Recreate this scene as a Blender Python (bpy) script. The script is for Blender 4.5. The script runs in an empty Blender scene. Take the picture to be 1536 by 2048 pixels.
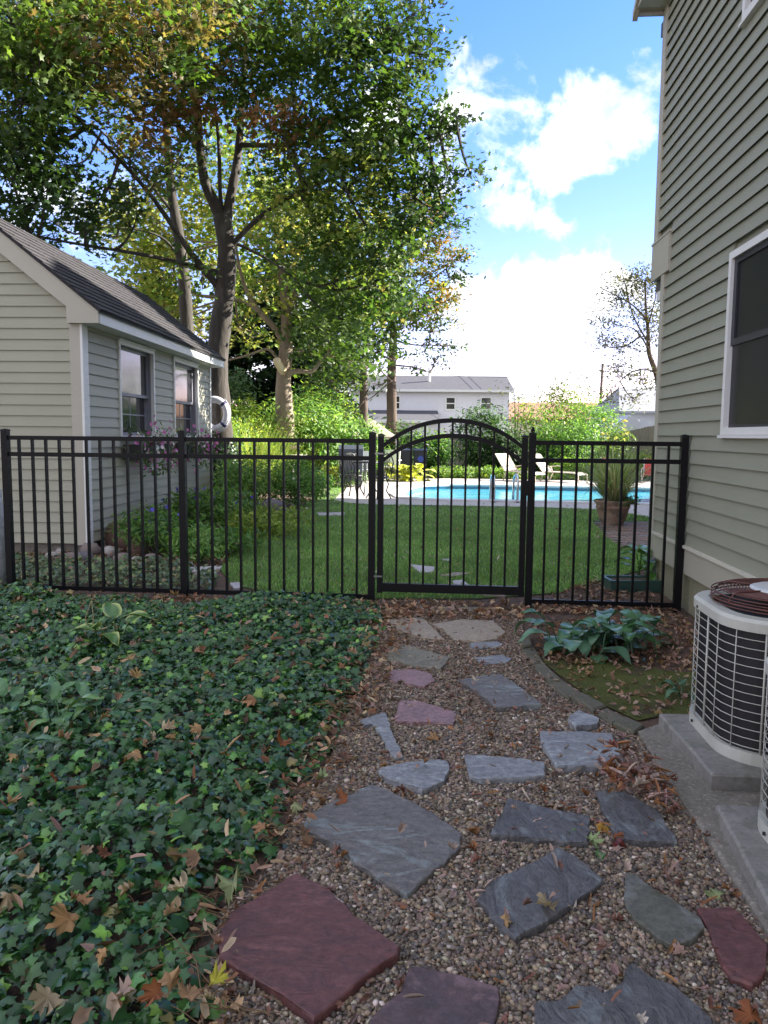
import bpy, math, random
import numpy as np
from mathutils import Vector, Matrix
random.seed(7); rng = np.random.default_rng(11)
rad = math.radians
SC = bpy.context.scene; COL = SC.collection

# ------------------------------------------------------------------ camera
F = 1538.0; PITCH = math.atan(154/1538.); ROLL = .009; CH = 1.30
_a = math.pi/2 - PITCH
RX = np.array([[1,0,0],[0,math.cos(_a),-math.sin(_a)],[0,math.sin(_a),math.cos(_a)]])
RZ = np.array([[math.cos(ROLL),-math.sin(ROLL),0],[math.sin(ROLL),math.cos(ROLL),0],[0,0,1]])
RC = RX @ RZ
cd = bpy.data.cameras.new('camera'); cam = bpy.data.objects.new('camera', cd); COL.objects.link(cam)
M4 = np.eye(4); M4[:3,:3] = RC; M4[2,3] = CH
cam.matrix_world = Matrix(M4.tolist())
cd.sensor_fit = 'VERTICAL'; cd.sensor_height = 36; cd.lens = F/2048*36; cd.clip_end = 600; cd.clip_start = .05
SC.camera = cam
SC.render.resolution_x = 768; SC.render.resolution_y = 1024
def ray(px, py): return RC @ np.array([(px-768)/F, -(py-1024)/F, -1.])
def G(px, py, z=0):
    r = ray(px, py); t = (z-CH)/r[2]; return np.array([0,0,CH]) + t*r
def A(px, py, Y):
    r = ray(px, py); return np.array([0,0,CH]) + r*Y/r[1]

# ------------------------------------------------------------------ light
SUN_EL = 30; SUN_AZ = (0.96, 0.28)
SC.view_settings.view_transform = 'Standard'; SC.view_settings.look = 'None'
SC.view_settings.exposure = 3.42; SC.view_settings.gamma = 1.0
w = bpy.data.worlds.new('World'); SC.world = w; w.use_nodes = True
nt = w.node_tree; N = nt.nodes; L = nt.links; N.clear()
def nd(t, **k):
    n = N.new(t)
    for a, b in k.items(): setattr(n, a, b)
    return n
out = nd('ShaderNodeOutputWorld'); bg = nd('ShaderNodeBackground'); L.new(bg.outputs[0], out.inputs[0])
sky = nd('ShaderNodeTexSky', sky_type='NISHITA', sun_disc=False)
sky.sun_elevation = rad(SUN_EL); sky.sun_rotation = math.atan2(SUN_AZ[0], SUN_AZ[1])
sky.air_density = 1.0; sky.dust_density = .15; sky.ozone_density = 3.0
tc = nd('ShaderNodeTexCoord')
def math_(op, a, b=None, c=None, clamp=False):
    n = nd('ShaderNodeMath', operation=op, use_clamp=clamp)
    for i, v in enumerate((a, b, c)):
        if v is None: continue
        if isinstance(v, (int, float)): n.inputs[i].default_value = v
        else: L.new(v, n.inputs[i])
    return n.outputs[0]
def noise_(vec, scale, detail=8, rough=.55, dist=0):
    n = nd('ShaderNodeTexNoise'); n.inputs['Scale'].default_value = scale; n.inputs['Detail'].default_value = detail
    n.inputs['Roughness'].default_value = rough; n.inputs['Distortion'].default_value = dist
    L.new(vec, n.inputs['Vector']); return n.outputs[0]
nrm = nd('ShaderNodeVectorMath', operation='NORMALIZE'); L.new(tc.outputs['Generated'], nrm.inputs[0]); DV = nrm.outputs[0]
n1 = noise_(DV, 11, 9, .6, .3); n2 = noise_(DV, 2.6, 3, .5)
acc = None
lobes = [(1010,215,100,.34),(1120,262,90,.36),(1215,262,72,.27),(955,150,75,.20),(1060,150,62,.20),(935,300,95,.26),(985,365,68,.25),(1200,205,48,.20),(930,405,60,.20),
         (920,500,48,.24),(940,600,75,.32),(1050,600,72,.34),(1150,590,66,.32),(1220,600,55,.28),(980,700,95,.32),(1110,700,110,.28),(1250,690,80,.28),(1010,770,110,.3),(1300,740,110,.3),(1298,135,38,.20),
         (880,270,80,.2),(200,440,80,.3),(560,740,160,.3),(30,400,90,.3),(760,240,60,.25)]
for (px, py, r, amp) in lobes:
    d = ray(px, py); d = d/np.linalg.norm(d)
    vm = nd('ShaderNodeVectorMath', operation='DOT_PRODUCT'); L.new(DV, vm.inputs[0]); vm.inputs[1].default_value = tuple(d)
    mr = nd('ShaderNodeMapRange', interpolation_type='SMOOTHERSTEP'); L.new(vm.outputs['Value'], mr.inputs[0])
    ang = r*1.5/F
    mr.inputs[1].default_value = math.cos(ang); mr.inputs[2].default_value = 1.0; mr.inputs[3].default_value = 0; mr.inputs[4].default_value = amp
    acc = mr.outputs[0] if acc is None else math_('MAXIMUM', acc, mr.outputs[0])
# unseen clouds elsewhere, coverage raised to brighten the ambient: broad noise, kept off the piece of open blue in view
d = ray(760, 250); d = d/np.linalg.norm(d)
vm = nd('ShaderNodeVectorMath', operation='DOT_PRODUCT'); L.new(DV, vm.inputs[0]); vm.inputs[1].default_value = tuple(d)
mr = nd('ShaderNodeMapRange'); L.new(vm.outputs['Value'], mr.inputs[0]); mr.inputs[1].default_value = .80; mr.inputs[2].default_value = .90; mr.inputs[3].default_value = 1; mr.inputs[4].default_value = 0
wide = math_('MULTIPLY', math_('MULTIPLY', math_('SUBTRACT', n2, .34), 2.2, clamp=True), mr.outputs[0])
n3 = noise_(DV, 26, 6, .6, .2)
den = math_('ADD', math_('ADD', math_('MULTIPLY', acc, .92), wide), math_('ADD', math_('MULTIPLY', math_('SUBTRACT', n1, .5), 1.25), math_('ADD', math_('MULTIPLY', math_('SUBTRACT', n3, .5), .35), .5)))
mrd = nd('ShaderNodeMapRange', interpolation_type='SMOOTHSTEP'); L.new(den, mrd.inputs[0]); mrd.inputs[1].default_value = .62; mrd.inputs[2].default_value = .88
shade = noise_(DV, 7, 7, .55)
mrs = nd('ShaderNodeMapRange'); L.new(math_('ADD', shade, math_('MULTIPLY', den, -.25)), mrs.inputs[0]); mrs.inputs[1].default_value = .05; mrs.inputs[2].default_value = 1.05
cc = nd('ShaderNodeMix', data_type='RGBA'); L.new(mrs.outputs[0], cc.inputs[0])
cc.inputs[6].default_value = (.74, .77, .86, 1); cc.inputs[7].default_value = (4.0, 3.98, 3.92, 1)
hs = nd('ShaderNodeHueSaturation'); L.new(sky.outputs[0], hs.inputs['Color']); hs.inputs['Saturation'].default_value = 1.3; hs.inputs['Value'].default_value = .37
mx = nd('ShaderNodeMix', data_type='RGBA'); L.new(mrd.outputs[0], mx.inputs[0]); tn = nd('ShaderNodeMix', data_type='RGBA', blend_type='MULTIPLY'); tn.inputs[0].default_value = 1; tn.inputs[7].default_value = (1.45, .86, 1.0, 1); L.new(hs.outputs[0], tn.inputs[6]); L.new(tn.outputs[2], mx.inputs[6]); L.new(cc.outputs[2], mx.inputs[7])
L.new(mx.outputs[2], bg.inputs['Color']); bg.inputs['Strength'].default_value = .10
sl = bpy.data.lights.new('sun', 'SUN'); sl.energy = 2.0; sl.angle = rad(.53); sl.color = (1, .93, .82)
so = bpy.data.objects.new('sun', sl); COL.objects.link(so)
ce = math.cos(rad(SUN_EL)); q = math.hypot(*SUN_AZ)
so.rotation_euler = Vector((SUN_AZ[0]/q*ce, SUN_AZ[1]/q*ce, math.sin(rad(SUN_EL)))).to_track_quat('Z', 'Y').to_euler()

# ------------------------------------------------------------------ materials
MATS = {}
def mat(name, col, rough=.6, col2=None, scale=8, mix=.5, detail=6, bump=0, bscale=40, stretch=(1,1,1), spec=.5, metal=0, col3=None, s3=2, attr=False, trans=0, dist=0, voro=False, coat=0, mott=0):
    if name in MATS: return MATS[name]
    m = bpy.data.materials.new(name); m.use_nodes = True; t = m.node_tree; t.nodes.clear()
    o = t.nodes.new('ShaderNodeOutputMaterial'); p = t.nodes.new('ShaderNodeBsdfPrincipled')
    p.inputs['Roughness'].default_value = rough; p.inputs['Specular IOR Level'].default_value = spec; p.inputs['Metallic'].default_value = metal
    p.inputs['Coat Weight'].default_value = coat
    g = t.nodes.new('ShaderNodeNewGeometry'); mp = t.nodes.new('ShaderNodeMapping'); mp.inputs['Scale'].default_value = stretch
    t.links.new(g.outputs['Position'], mp.inputs[0])
    def nz(sc, de, di=0):
        n = t.nodes.new('ShaderNodeTexNoise'); n.inputs['Scale'].default_value = sc; n.inputs['Detail'].default_value = de
        n.inputs['Roughness'].default_value = .6; n.inputs['Distortion'].default_value = di; t.links.new(mp.outputs[0], n.inputs[0]); return n.outputs[0]
    def mixc(f, a, b, bl='MIX'):
        n = t.nodes.new('ShaderNodeMix'); n.data_type = 'RGBA'; n.blend_type = bl
        for i, v in ((0, f), (6, a), (7, b)):
            if isinstance(v, (tuple, list)): n.inputs[i].default_value = (*v[:3], 1)
            elif isinstance(v, (int, float)): n.inputs[i].default_value = v
            else: t.links.new(v, n.inputs[i])
        return n.outputs[2]
    def ramp(v, lo, hi):
        n = t.nodes.new('ShaderNodeMapRange'); n.inputs[1].default_value = lo; n.inputs[2].default_value = hi; t.links.new(v, n.inputs[0]); return n.outputs[0]
    c = col
    if attr:
        a = t.nodes.new('ShaderNodeAttribute'); a.attribute_name = 'Col'; c = a.outputs['Color']
    if voro:
        v = t.nodes.new('ShaderNodeTexVoronoi'); v.inputs['Scale'].default_value = scale; t.links.new(mp.outputs[0], v.inputs['Vector'])
        rr = t.nodes.new('ShaderNodeSeparateColor'); t.links.new(v.outputs['Color'], rr.inputs[0])
        c = mixc(rr.outputs[0], col, col2)
        if col3: c = mixc(ramp(rr.outputs[1], .75, .8), c, col3)
    elif col2 is not None:
        c = mixc(ramp(nz(scale, detail, dist), .5-mix*.4, .5+mix*.4), c, col2)
        if col3: c = mixc(ramp(nz(s3, 8, dist), .54, .62), c, col3)
    if mott:
        v = t.nodes.new('ShaderNodeMapRange'); v.inputs[1].default_value = .3; v.inputs[2].default_value = .7; v.inputs[3].default_value = 1-mott; v.inputs[4].default_value = 1+mott
        n_ = t.nodes.new('ShaderNodeTexNoise'); n_.inputs['Scale'].default_value = 55; n_.inputs['Detail'].default_value = 8; n_.inputs['Roughness'].default_value = .75
        t.links.new(g.outputs['Position'], n_.inputs[0]); t.links.new(n_.outputs[0], v.inputs[0])
        cm = t.nodes.new('ShaderNodeCombineColor'); [t.links.new(v.outputs[0], cm.inputs[i]) for i in range(3)]
        c = mixc(1.0, c, cm.outputs[0], 'MULTIPLY')
    if isinstance(c, (tuple, list)): p.inputs['Base Color'].default_value = (*c[:3], 1)
    else: t.links.new(c, p.inputs['Base Color'])
    if bump:
        b = t.nodes.new('ShaderNodeBump'); b.inputs['Strength'].default_value = 1; b.inputs['Distance'].default_value = bump
        t.links.new(nz(bscale, 8, dist), b.inputs['Height']); t.links.new(b.outputs[0], p.inputs['Normal'])
    if trans:
        tr = t.nodes.new('ShaderNodeBsdfTranslucent')
        if isinstance(c, (tuple, list)): tr.inputs[0].default_value = (*c[:3], 1)
        else:
            t.links.new(mixc(1.0, c, (1.35, 1.45, .7), 'MULTIPLY'), tr.inputs[0])
        ms = t.nodes.new('ShaderNodeMixShader'); ms.inputs[0].default_value = trans
        t.links.new(p.outputs[0], ms.inputs[1]); t.links.new(tr.outputs[0], ms.inputs[2]); t.links.new(ms.outputs[0], o.inputs[0])
    else: t.links.new(p.outputs[0], o.inputs[0])
    MATS[name] = m; return m
LEAF = mat('leaf', (.1,.1,.1), .5, attr=True, trans=.45, spec=.35)
LEAFG = mat('glossy_leaf', (.1,.1,.1), .30, attr=True, trans=.12, spec=.5)
DRY = mat('dry_leaf', (.1,.1,.1), .7, attr=True, trans=.15, spec=.2)
PEB = mat('pebble', (.1,.1,.1), .55, attr=True, bump=.0008, bscale=300, spec=.4)
SIDE = mat('sage_siding', (.250,.256,.195), .55, (.285,.288,.228), 3, .8, bump=.0006, bscale=220, stretch=(1,1,2))
SHEDS = mat('shed_siding', (.315,.310,.228), .5, (.35,.345,.262), 2, .8, bump=.0004, bscale=160)
TRIM = mat('cream_trim', (.40,.378,.31), .5, (.44,.415,.345), 3, .8)
WHITE = mat('white_trim', (.74,.74,.74), .45, (.66,.66,.64), 4, .6)
BLACK = mat('black_metal', (.004,.004,.005), .45, (.006,.0055,.007), 30, .8, spec=.2, bump=.0002, bscale=500)
FND = mat('foundation_concrete', (.30,.28,.19), .85, (.20,.19,.12), 3.5, .7, mott=.25, bump=.003, bscale=60, col3=(.24,.23,.15), s3=7)
CONC = mat('pad_concrete', (.27,.25,.235), .85, (.18,.17,.15), 5, .8, mott=.25, bump=.003, bscale=120, col3=(.17,.165,.14), s3=9)
CONC2 = mat('worn_concrete', (.25,.22,.185), .9, (.14,.125,.10), 14, .7, mott=.25, bump=.004, bscale=150, col3=(.29,.26,.22), s3=60)
EDGE = mat('edging_stone', (.15,.13,.10), .85, (.09,.09,.06), 9, .8, mott=.25, bump=.004, bscale=60)
DECK = mat('pool_deck_concrete', (.50,.45,.43), .8, (.44,.40,.39), 2, .8, bump=.001, bscale=60)
BARK = mat('grey_bark', (.058,.050,.042), .9, (.034,.029,.024), 14, .8, bump=.02, bscale=16, stretch=(1,1,.28), col3=(.08,.073,.064), s3=4)
BARKP = mat('pale_bark', (.30,.24,.17), .8, (.14,.10,.075), 6, .7, bump=.015, bscale=14, stretch=(1,1,.3))
BARKC = mat('conifer_bark', (.15,.105,.085), .9, (.08,.06,.05), 10, .8, bump=.02, bscale=14, stretch=(1,1,.3))
SOIL = mat('soil', (.085,.052,.036), .95, (.13,.08,.055), 9, .8, bump=.02, bscale=30, col3=(.035,.026,.02), s3=14)
GLASS = mat('window_glass', (.018,.018,.022), .06, (.03,.03,.035), 2, .8, spec=.8, bump=.0012, bscale=2.2)
SCREEN = mat('window_screen', (.045,.045,.055), .45, (.06,.06,.07), 2, .7, spec=.4)
SASH = mat('grey_sash', (.20,.20,.24), .5, (.24,.24,.28), 4, .6)

# ------------------------------------------------------------------ object helpers
def tag(o, label=None, cat=None, group=None, kind=None):
    if label: o['label'] = label
    if cat: o['category'] = cat
    if group: o['group'] = group
    if kind: o['kind'] = kind
    return o
def empty(name, loc=(0,0,0), rz=0, **k):
    o = bpy.data.objects.new(name, None); COL.objects.link(o); o.location = tuple(loc); o.rotation_euler = (0,0,rz)
    o.empty_display_size = .1
    tag(o, k.get('label'), k.get('cat'), k.get('group'), k.get('kind')); return o
class MB:
    def __init__(s): s.v = []; s.f = []
    def box(s, x0, y0, z0, x1, y1, z1):
        n = len(s.v); s.v += [(x,y,z) for z in (z0,z1) for y in (y0,y1) for x in (x0,x1)]
        s.f += [tuple(n+i for i in q) for q in ((0,2,3,1),(4,5,7,6),(0,1,5,4),(2,6,7,3),(0,4,6,2),(1,3,7,5))]; return s
    def obox(s, c, hx, hy, hz, rz=0):
        n = len(s.v); ca, sa = math.cos(rz), math.sin(rz)
        for z in (-hz, hz):
            for y in (-hy, hy):
                for x in (-hx, hx): s.v.append((c[0]+x*ca-y*sa, c[1]+x*sa+y*ca, c[2]+z))
        s.f += [tuple(n+i for i in q) for q in ((0,2,3,1),(4,5,7,6),(0,1,5,4),(2,6,7,3),(0,4,6,2),(1,3,7,5))]; return s
    def prism(s, pts, axis, a0, a1):   # pts 2-D, extruded along axis ('x','y','z')
        n = len(s.v); k = len(pts)
        for a in (a0, a1):
            for (u, v) in pts: s.v.append({'x':(a,u,v),'y':(u,a,v),'z':(u,v,a)}[axis])
        s.f += [tuple(range(n, n+k)), tuple(range(n+2*k-1, n+k-1, -1))]
        s.f += [(n+i, n+k+i, n+k+(i+1)%k, n+(i+1)%k) for i in range(k)]; return s
    def tube(s, path, r, seg=8, cap=True, closed=False):
        P_ = [Vector(tuple(p)) for p in path]; n0 = len(s.v); k = len(P_)
        rs = r if isinstance(r, (list, tuple)) else [r]*k
        up = None
        for i, p in enumerate(P_):
            if closed: d = P_[(i+1)%k]-P_[i-1]
            else: d = P_[min(i+1,k-1)]-P_[max(i-1,0)]
            d = d.normalized() if d.length > 1e-9 else Vector((0,0,1))
            if up is None:
                ref = Vector((0,0,1)) if abs(d.z) < .9 else Vector((1,0,0)); up = d.cross(ref).normalized()
            u = (up - d*up.dot(d)); u = u.normalized() if u.length > 1e-6 else d.orthogonal().normalized(); up = u; v = d.cross(u)
            for j in range(seg):
                t = 2*math.pi*j/seg; s.v.append(tuple(p+(u*math.cos(t)+v*math.sin(t))*rs[i]))
        for i in range(k if closed else k-1):
            a = n0+i*seg; b = n0+((i+1)%k)*seg
            for j in range(seg): s.f.append((a+j, a+(j+1)%seg, b+(j+1)%seg, b+j))
        if cap and not closed:
            s.f.append(tuple(n0+j for j in range(seg-1,-1,-1))); s.f.append(tuple(n0+(k-1)*seg+j for j in range(seg)))
        return s
    def lathe(s, prof, seg=24, c=(0,0,0), sx=1, sy=1):
        n0 = len(s.v)
        for (r, z) in prof:
            for j in range(seg):
                t = 2*math.pi*j/seg; s.v.append((c[0]+r*math.cos(t)*sx, c[1]+r*math.sin(t)*sy, c[2]+z))
        for i in range(len(prof)-1):
            a = n0+i*seg; b = a+seg
            for j in range(seg): s.f.append((a+j, a+(j+1)%seg, b+(j+1)%seg, b+j))
        s.f.append(tuple(n0+j for j in range(seg-1,-1,-1))); s.f.append(tuple(n0+(len(prof)-1)*seg+j for j in range(seg)))
        return s
    def build(s, name, m, parent=None, smooth=False, **k):
        me = bpy.data.meshes.new(name); me.from_pydata([tuple(map(float,v)) for v in s.v], [], s.f); me.update()
        me.materials.append(m)
        if smooth: me.polygons.foreach_set('use_smooth', [True]*len(me.polygons))
        o = bpy.data.objects.new(name, me); COL.objects.link(o)
        if parent: o.parent = parent
        tag(o, k.get('label'), k.get('cat'), k.get('group'), k.get('kind')); return o
def npmesh(name, V, T, m, cols=None, parent=None, smooth=False, **k):   # V (n,3), T (t,3), cols (n,3)
    me = bpy.data.meshes.new(name); V = np.ascontiguousarray(V, dtype=np.float32); T = np.ascontiguousarray(T, dtype=np.int32)
    me.vertices.add(len(V)); me.vertices.foreach_set('co', V.ravel())
    me.loops.add(T.size); me.loops.foreach_set('vertex_index', T.ravel())
    me.polygons.add(len(T)); me.polygons.foreach_set('loop_start', np.arange(0, T.size, 3, dtype=np.int32))
    if cols is not None:
        a = me.color_attributes.new('Col', 'FLOAT_COLOR', 'POINT')
        a.data.foreach_set('color', np.concatenate([cols, np.ones((len(cols),1))], 1).astype(np.float32).ravel())
    me.materials.append(m); me.update(calc_edges=True)
    if smooth: me.polygons.foreach_set('use_smooth', np.ones(len(T), dtype=bool))
    o = bpy.data.objects.new(name, me); COL.objects.link(o)
    if parent: o.parent = parent
    tag(o, k.get('label'), k.get('cat'), k.get('group'), k.get('kind')); return o
def fan(outl, cz=0., rim=None):   # leaf template from outline: centre vertex + fan
    V = [(0, .0, cz)] + [(x, y, (rim[i] if rim else 0.)) for i, (x, y) in enumerate(outl)]
    k = len(outl); T = [(0, 1+i, 1+(i+1) % k) for i in range(k)]
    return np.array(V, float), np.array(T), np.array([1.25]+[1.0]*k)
def mirror(h): return h + [(-x, y) for (x, y) in reversed(h) if abs(x) > 1e-6]
MAPLE = fan(mirror([(0,1.0),(.10,.80),(.26,.84),(.28,.58),(.52,.52),(.60,.68),(.86,.62),(.74,.40),(.62,.22),(.96,.06),(.70,-.08),(.52,-.12),(.50,-.36),(.22,-.30),(0,-.24)]), .08, [-.22 if i in (0,6,9,20,23) else (.05 if i%2 else -.05) for i in range(28)])
MAPLES = fan([(0,1),(.25,.45),(.85,.45),(.5,0),(.6,-.4),(0,-.3),(-.6,-.4),(-.5,0),(-.85,.45),(-.25,.45)], .1)
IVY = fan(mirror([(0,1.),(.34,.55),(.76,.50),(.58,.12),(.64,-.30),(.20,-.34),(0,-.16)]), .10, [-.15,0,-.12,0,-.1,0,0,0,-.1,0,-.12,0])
OVAL = fan([(0,1.),(.26,.5),(.32,0),(.2,-.6),(0,-1.),(-.2,-.6),(-.32,0),(-.26,.5)], .08)
TRI4 = (np.array([(0,.9,0),(.4,0,-.08),(0,-.9,.0),(-.4,0,-.08)],float), np.array([(0,1,2),(0,2,3)]), np.array([1,1,1,1.]))
CURL = (np.array([(-.22,-1,.10),(.22,-1,.0),(-.34,-.3,.26),(.05,-.35,.0),(.34,-.2,.22),(-.3,.4,.30),(.06,.4,.06),(.26,.5,.24),(0,1.,.16)],float),
        np.array([(0,1,3),(0,3,2),(1,4,3),(2,3,6),(2,6,5),(3,4,7),(3,7,6),(5,6,8),(6,7,8)]), np.array([1,1,1.1,.8,1,1,.8,1,1.]))
FRAG = (np.array([(0,-1,.0),(.5,-.7,.22),(.62,.0,.05),(.25,.35,.30),(.1,1,.12),(-.3,.45,.02),(-.7,.2,.28),(-.45,-.5,.10),(0,0,.0)],float), np.array([(8,i,(i+1)%8) for i in range(8)]), np.array([1,1,.9,1.1,1,.85,1.1,1,.75]))
MLC = (MAPLE[0]*[1,1,1]+np.array([[0,0,.9*x*x+.25*abs(y)] for x,y,_ in MAPLE[0]]), MAPLE[1], np.where(np.arange(len(MAPLE[0]))==0,.75,1.0))
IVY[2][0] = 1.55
def scatter(tm, pos, nrm, size, cols, phi=None, sx=None):
    V, T, tint = tm; n = len(pos); k = len(V)
    nrm = nrm/np.linalg.norm(nrm, axis=1, keepdims=True)
    ref = np.where(np.abs(nrm[:,2:3]) < .9, np.array([[0,0,1.]]), np.array([[1.,0,0]]))
    u = np.cross(ref, nrm); u /= np.linalg.norm(u, axis=1, keepdims=True); v = np.cross(nrm, u)
    if phi is None: phi = rng.uniform(0, 2*math.pi, n)
    c, s = np.cos(phi)[:,None], np.sin(phi)[:,None]; U = u*c+v*s; W = -u*s+v*c
    X = V[:,0][None,:,None]; Y = V[:,1][None,:,None]; Z = V[:,2][None,:,None]
    if sx is not None: X = X*sx[:,None,None]
    P_ = pos[:,None,:] + size[:,None,None]*(X*U[:,None,:]+Y*W[:,None,:]+Z*nrm[:,None,:])
    TT = (T[None]+ (np.arange(n)*k)[:,None,None]).reshape(-1,3)
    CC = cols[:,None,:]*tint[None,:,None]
    return P_.reshape(-1,3), TT, CC.reshape(-1,3)
def join(parts):
    Vs, Ts, Cs, o = [], [], [], 0
    for V, T, C_ in parts: Vs.append(V); Ts.append(T+o); Cs.append(C_); o += len(V)
    return np.concatenate(Vs), np.concatenate(Ts), np.concatenate(Cs)
def palette(n, cols, wts=None, var=.22):
    c = np.array(cols)[rng.choice(len(cols), n, p=None if wts is None else np.array(wts)/sum(wts))]
    return c*rng.uniform(1-var, 1+var, (n,1))*rng.uniform(.93, 1.07, (n,3))
def inpoly(P_, poly):
    x, y = P_[:,0], P_[:,1]; r = np.zeros(len(P_), bool); n = len(poly); j = n-1
    for i in range(n):
        xi, yi = poly[i][:2]; xj, yj = poly[j][:2]
        c = ((yi > y) != (yj > y)) & (x < (xj-xi)*(y-yi)/((yj-yi)+1e-12)+xi); r ^= c; j = i
    return r
def gpoly(pts, z=0): return [tuple(G(px, py, z)) for px, py in pts]
def sample(poly, n):
    p = np.array(poly)[:,:2]; lo, hi = p.min(0), p.max(0); out_ = []
    tot = 0
    while tot < n:
        q = rng.uniform(lo, hi, (n*2, 2)); q = q[inpoly(q, poly)]; out_.append(q); tot += len(q)
    return np.concatenate(out_)[:n]
def vnoise(p, s, seed=0):
    x = p[:,0]*s; y = p[:,1]*s
    return (np.sin(x*1.3+seed)+np.sin(y*1.7+seed*2.1)+np.sin((x+y)*.9+seed*.7)+np.sin((x-y)*1.1-seed*1.3))/4
def sheet(name, poly, z, m, **k):
    mb = MB(); mb.v = [(p[0], p[1], z) for p in poly]; mb.f = [tuple(range(len(poly)))]
    a = sum(poly[i-1][0]*poly[i][1]-poly[i][0]*poly[i-1][1] for i in range(len(poly)))
    if a < 0: mb.f = [tuple(reversed(mb.f[0]))]
    return mb.build(name, m, None, kind='structure')
def path3(pts, Y): 
    return [A(px, py, (Y[i] if isinstance(Y, (list, tuple)) else Y)) for i, (px, py) in enumerate(pts)]
def smoothpath(P_, n=4):
    P_ = [np.array(p, float) for p in P_]; o = []
    for i in range(len(P_)-1):
        p0 = P_[max(i-1,0)]; p1 = P_[i]; p2 = P_[i+1]; p3 = P_[min(i+2,len(P_)-1)]
        for j in range(n):
            t = j/n; o.append(.5*((2*p1)+(-p0+p2)*t+(2*p0-5*p1+4*p2-p3)*t*t+(-p0+3*p1-3*p2+p3)*t**3))
    o.append(P_[-1]); return o

# ================================================================== GROUND
pool_px = [(806,991),(813,983),(828,977),(850,973.5),(900,972),(960,972.5),(1040,974),(1120,975.5),(1220,977.5),(1420,980),(1420,1013),(1220,1008.5),(1120,1006),(1040,1004.5),(960,1003),(900,1002),(850,1001),(815,997)]
POOL = gpoly(pool_px, .0)
deck_px = [(668,1000),(695,972),(730,962),(800,958),(900,957),(1100,960),(1460,965),(1500,1042),(1370,1041),(1300,1034),(1240,1024),(1180,1018),(1060,1014),(900,1011),(750,1009),(700,1006)]
DECKP = gpoly(deck_px, .02)
bx0, bx1 = min(p[0] for p in POOL)-.3, max(p[0] for p in POOL)+.3; by0, by1 = min(p[1] for p in POOL)-.3, max(p[1] for p in POOL)+.3
mb = MB(); R_ = 260
xs = [-R_, bx0, bx1, R_]; ys = [-60, by0, by1, 420]
mb.v = [(x, y, 0) for y in ys for x in xs]
for j in range(3):
    for i in range(3):
        if (i, j) != (1, 1): a = j*4+i; mb.f.append((a, a+1, a+5, a+4))
FARG = mat('far_ground', (.06,.075,.03), .95, (.09,.08,.05), .4, .8, bump=.02, bscale=8)
mb.build('ground', FARG, None, kind='structure')
# soil beds and yard
yard = [(-7,-3),(4,-3),(4,8.2),(-1,8.0),(-1.4,10),(-1.2,15.5),(-2,22),(-8,22)]
sheet('soil_bed', yard, .004, SOIL)
GRASSM = mat('lawn_turf', (.07,.125,.035), .9, (.10,.165,.05), 6, .8, bump=.02, bscale=60, col3=(.055,.075,.03), s3=2.5)
lawn_px = [(462,1172),(440,1140),(475,1105),(540,1060),(600,1015),(650,985),(690,962),(694,1002),(760,1004),(1060,1008),(1180,1013),(1240,1020),(1300,1030),(1370,1036),(1560,1060),(1330,1130),(1180,1170),(1120,1188),(960,1200),(760,1200),(560,1192)]
LAWN = gpoly(lawn_px)
sheet('lawn', LAWN, .012, GRASSM)
# deck with a hole for the pool: ring strips
def ring_sheet(name, outer, inner, z, m):
    import bmesh
    bm = bmesh.new(); ov = [bm.verts.new((p[0],p[1],z)) for p in outer]; iv = [bm.verts.new((p[0],p[1],z)) for p in inner]
    es = [bm.edges.new((ov[i-1], ov[i])) for i in range(len(ov))]+[bm.edges.new((iv[i-1], iv[i])) for i in range(len(iv))]
    bmesh.ops.triangle_fill(bm, edges=es, use_beauty=True, normal=(0,0,1))
    me = bpy.data.meshes.new(name); bm.to_mesh(me); bm.free(); me.materials.append(m)
    o = bpy.data.objects.new(name, me); COL.objects.link(o); return o
pc = np.array(POOL).mean(0)
def grow(poly, d):
    o = []; n = len(poly)
    for i in range(n):
        a = np.array(poly[i-1][:2]); b = np.array(poly[i][:2]); c = np.array(poly[(i+1)%n][:2])
        t = (b-a)/(np.linalg.norm(b-a)+1e-9)+(c-b)/(np.linalg.norm(c-b)+1e-9); t /= np.linalg.norm(t); nn = np.array([t[1], -t[0]])
        if np.dot(nn, b-pc[:2]) < 0: nn = -nn
        q = b+nn*d; o.append((q[0], q[1], 0))
    return o
dk = ring_sheet('pool_deck', DECKP, POOL, .022, DECK); dk['kind'] = 'structure'
COPE = mat('pool_coping', (.66,.65,.66), .6, (.58,.57,.58), 3, .7)
cp = empty('pool_rim', (0,0,0)); tag(cp, kind='structure')
mb = MB(); n = len(POOL); out2 = grow(POOL, .28); inn = grow(POOL, -.03)
for i in range(n):
    j = (i+1) % n; a = len(mb.v)
    mb.v += [(inn[i][0],inn[i][1],.0),(inn[j][0],inn[j][1],.0),(inn[j][0],inn[j][1],.05),(inn[i][0],inn[i][1],.05),(out2[i][0],out2[i][1],.05),(out2[j][0],out2[j][1],.05),(out2[j][0],out2[j][1],.0),(out2[i][0],out2[i][1],.0)]
    mb.f += [(a,a+1,a+2,a+3),(a+3,a+2,a+5,a+4),(a+4,a+5,a+6,a+7)]
mb.build('coping', COPE, cp)
TILE = mat('pool_wall_tile', (.16,.36,.50), .3, (.10,.24,.38), 14, .5)
mb = MB()
for i in range(n):
    j = (i+1) % n; a = len(mb.v)
    mb.v += [(POOL[i][0],POOL[i][1],-.4),(POOL[j][0],POOL[j][1],-.4),(POOL[j][0],POOL[j][1],.01),(POOL[i][0],POOL[i][1],.01)]; mb.f.append((a,a+1,a+2,a+3))
mb.build('wall_tile', TILE, cp)
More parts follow.
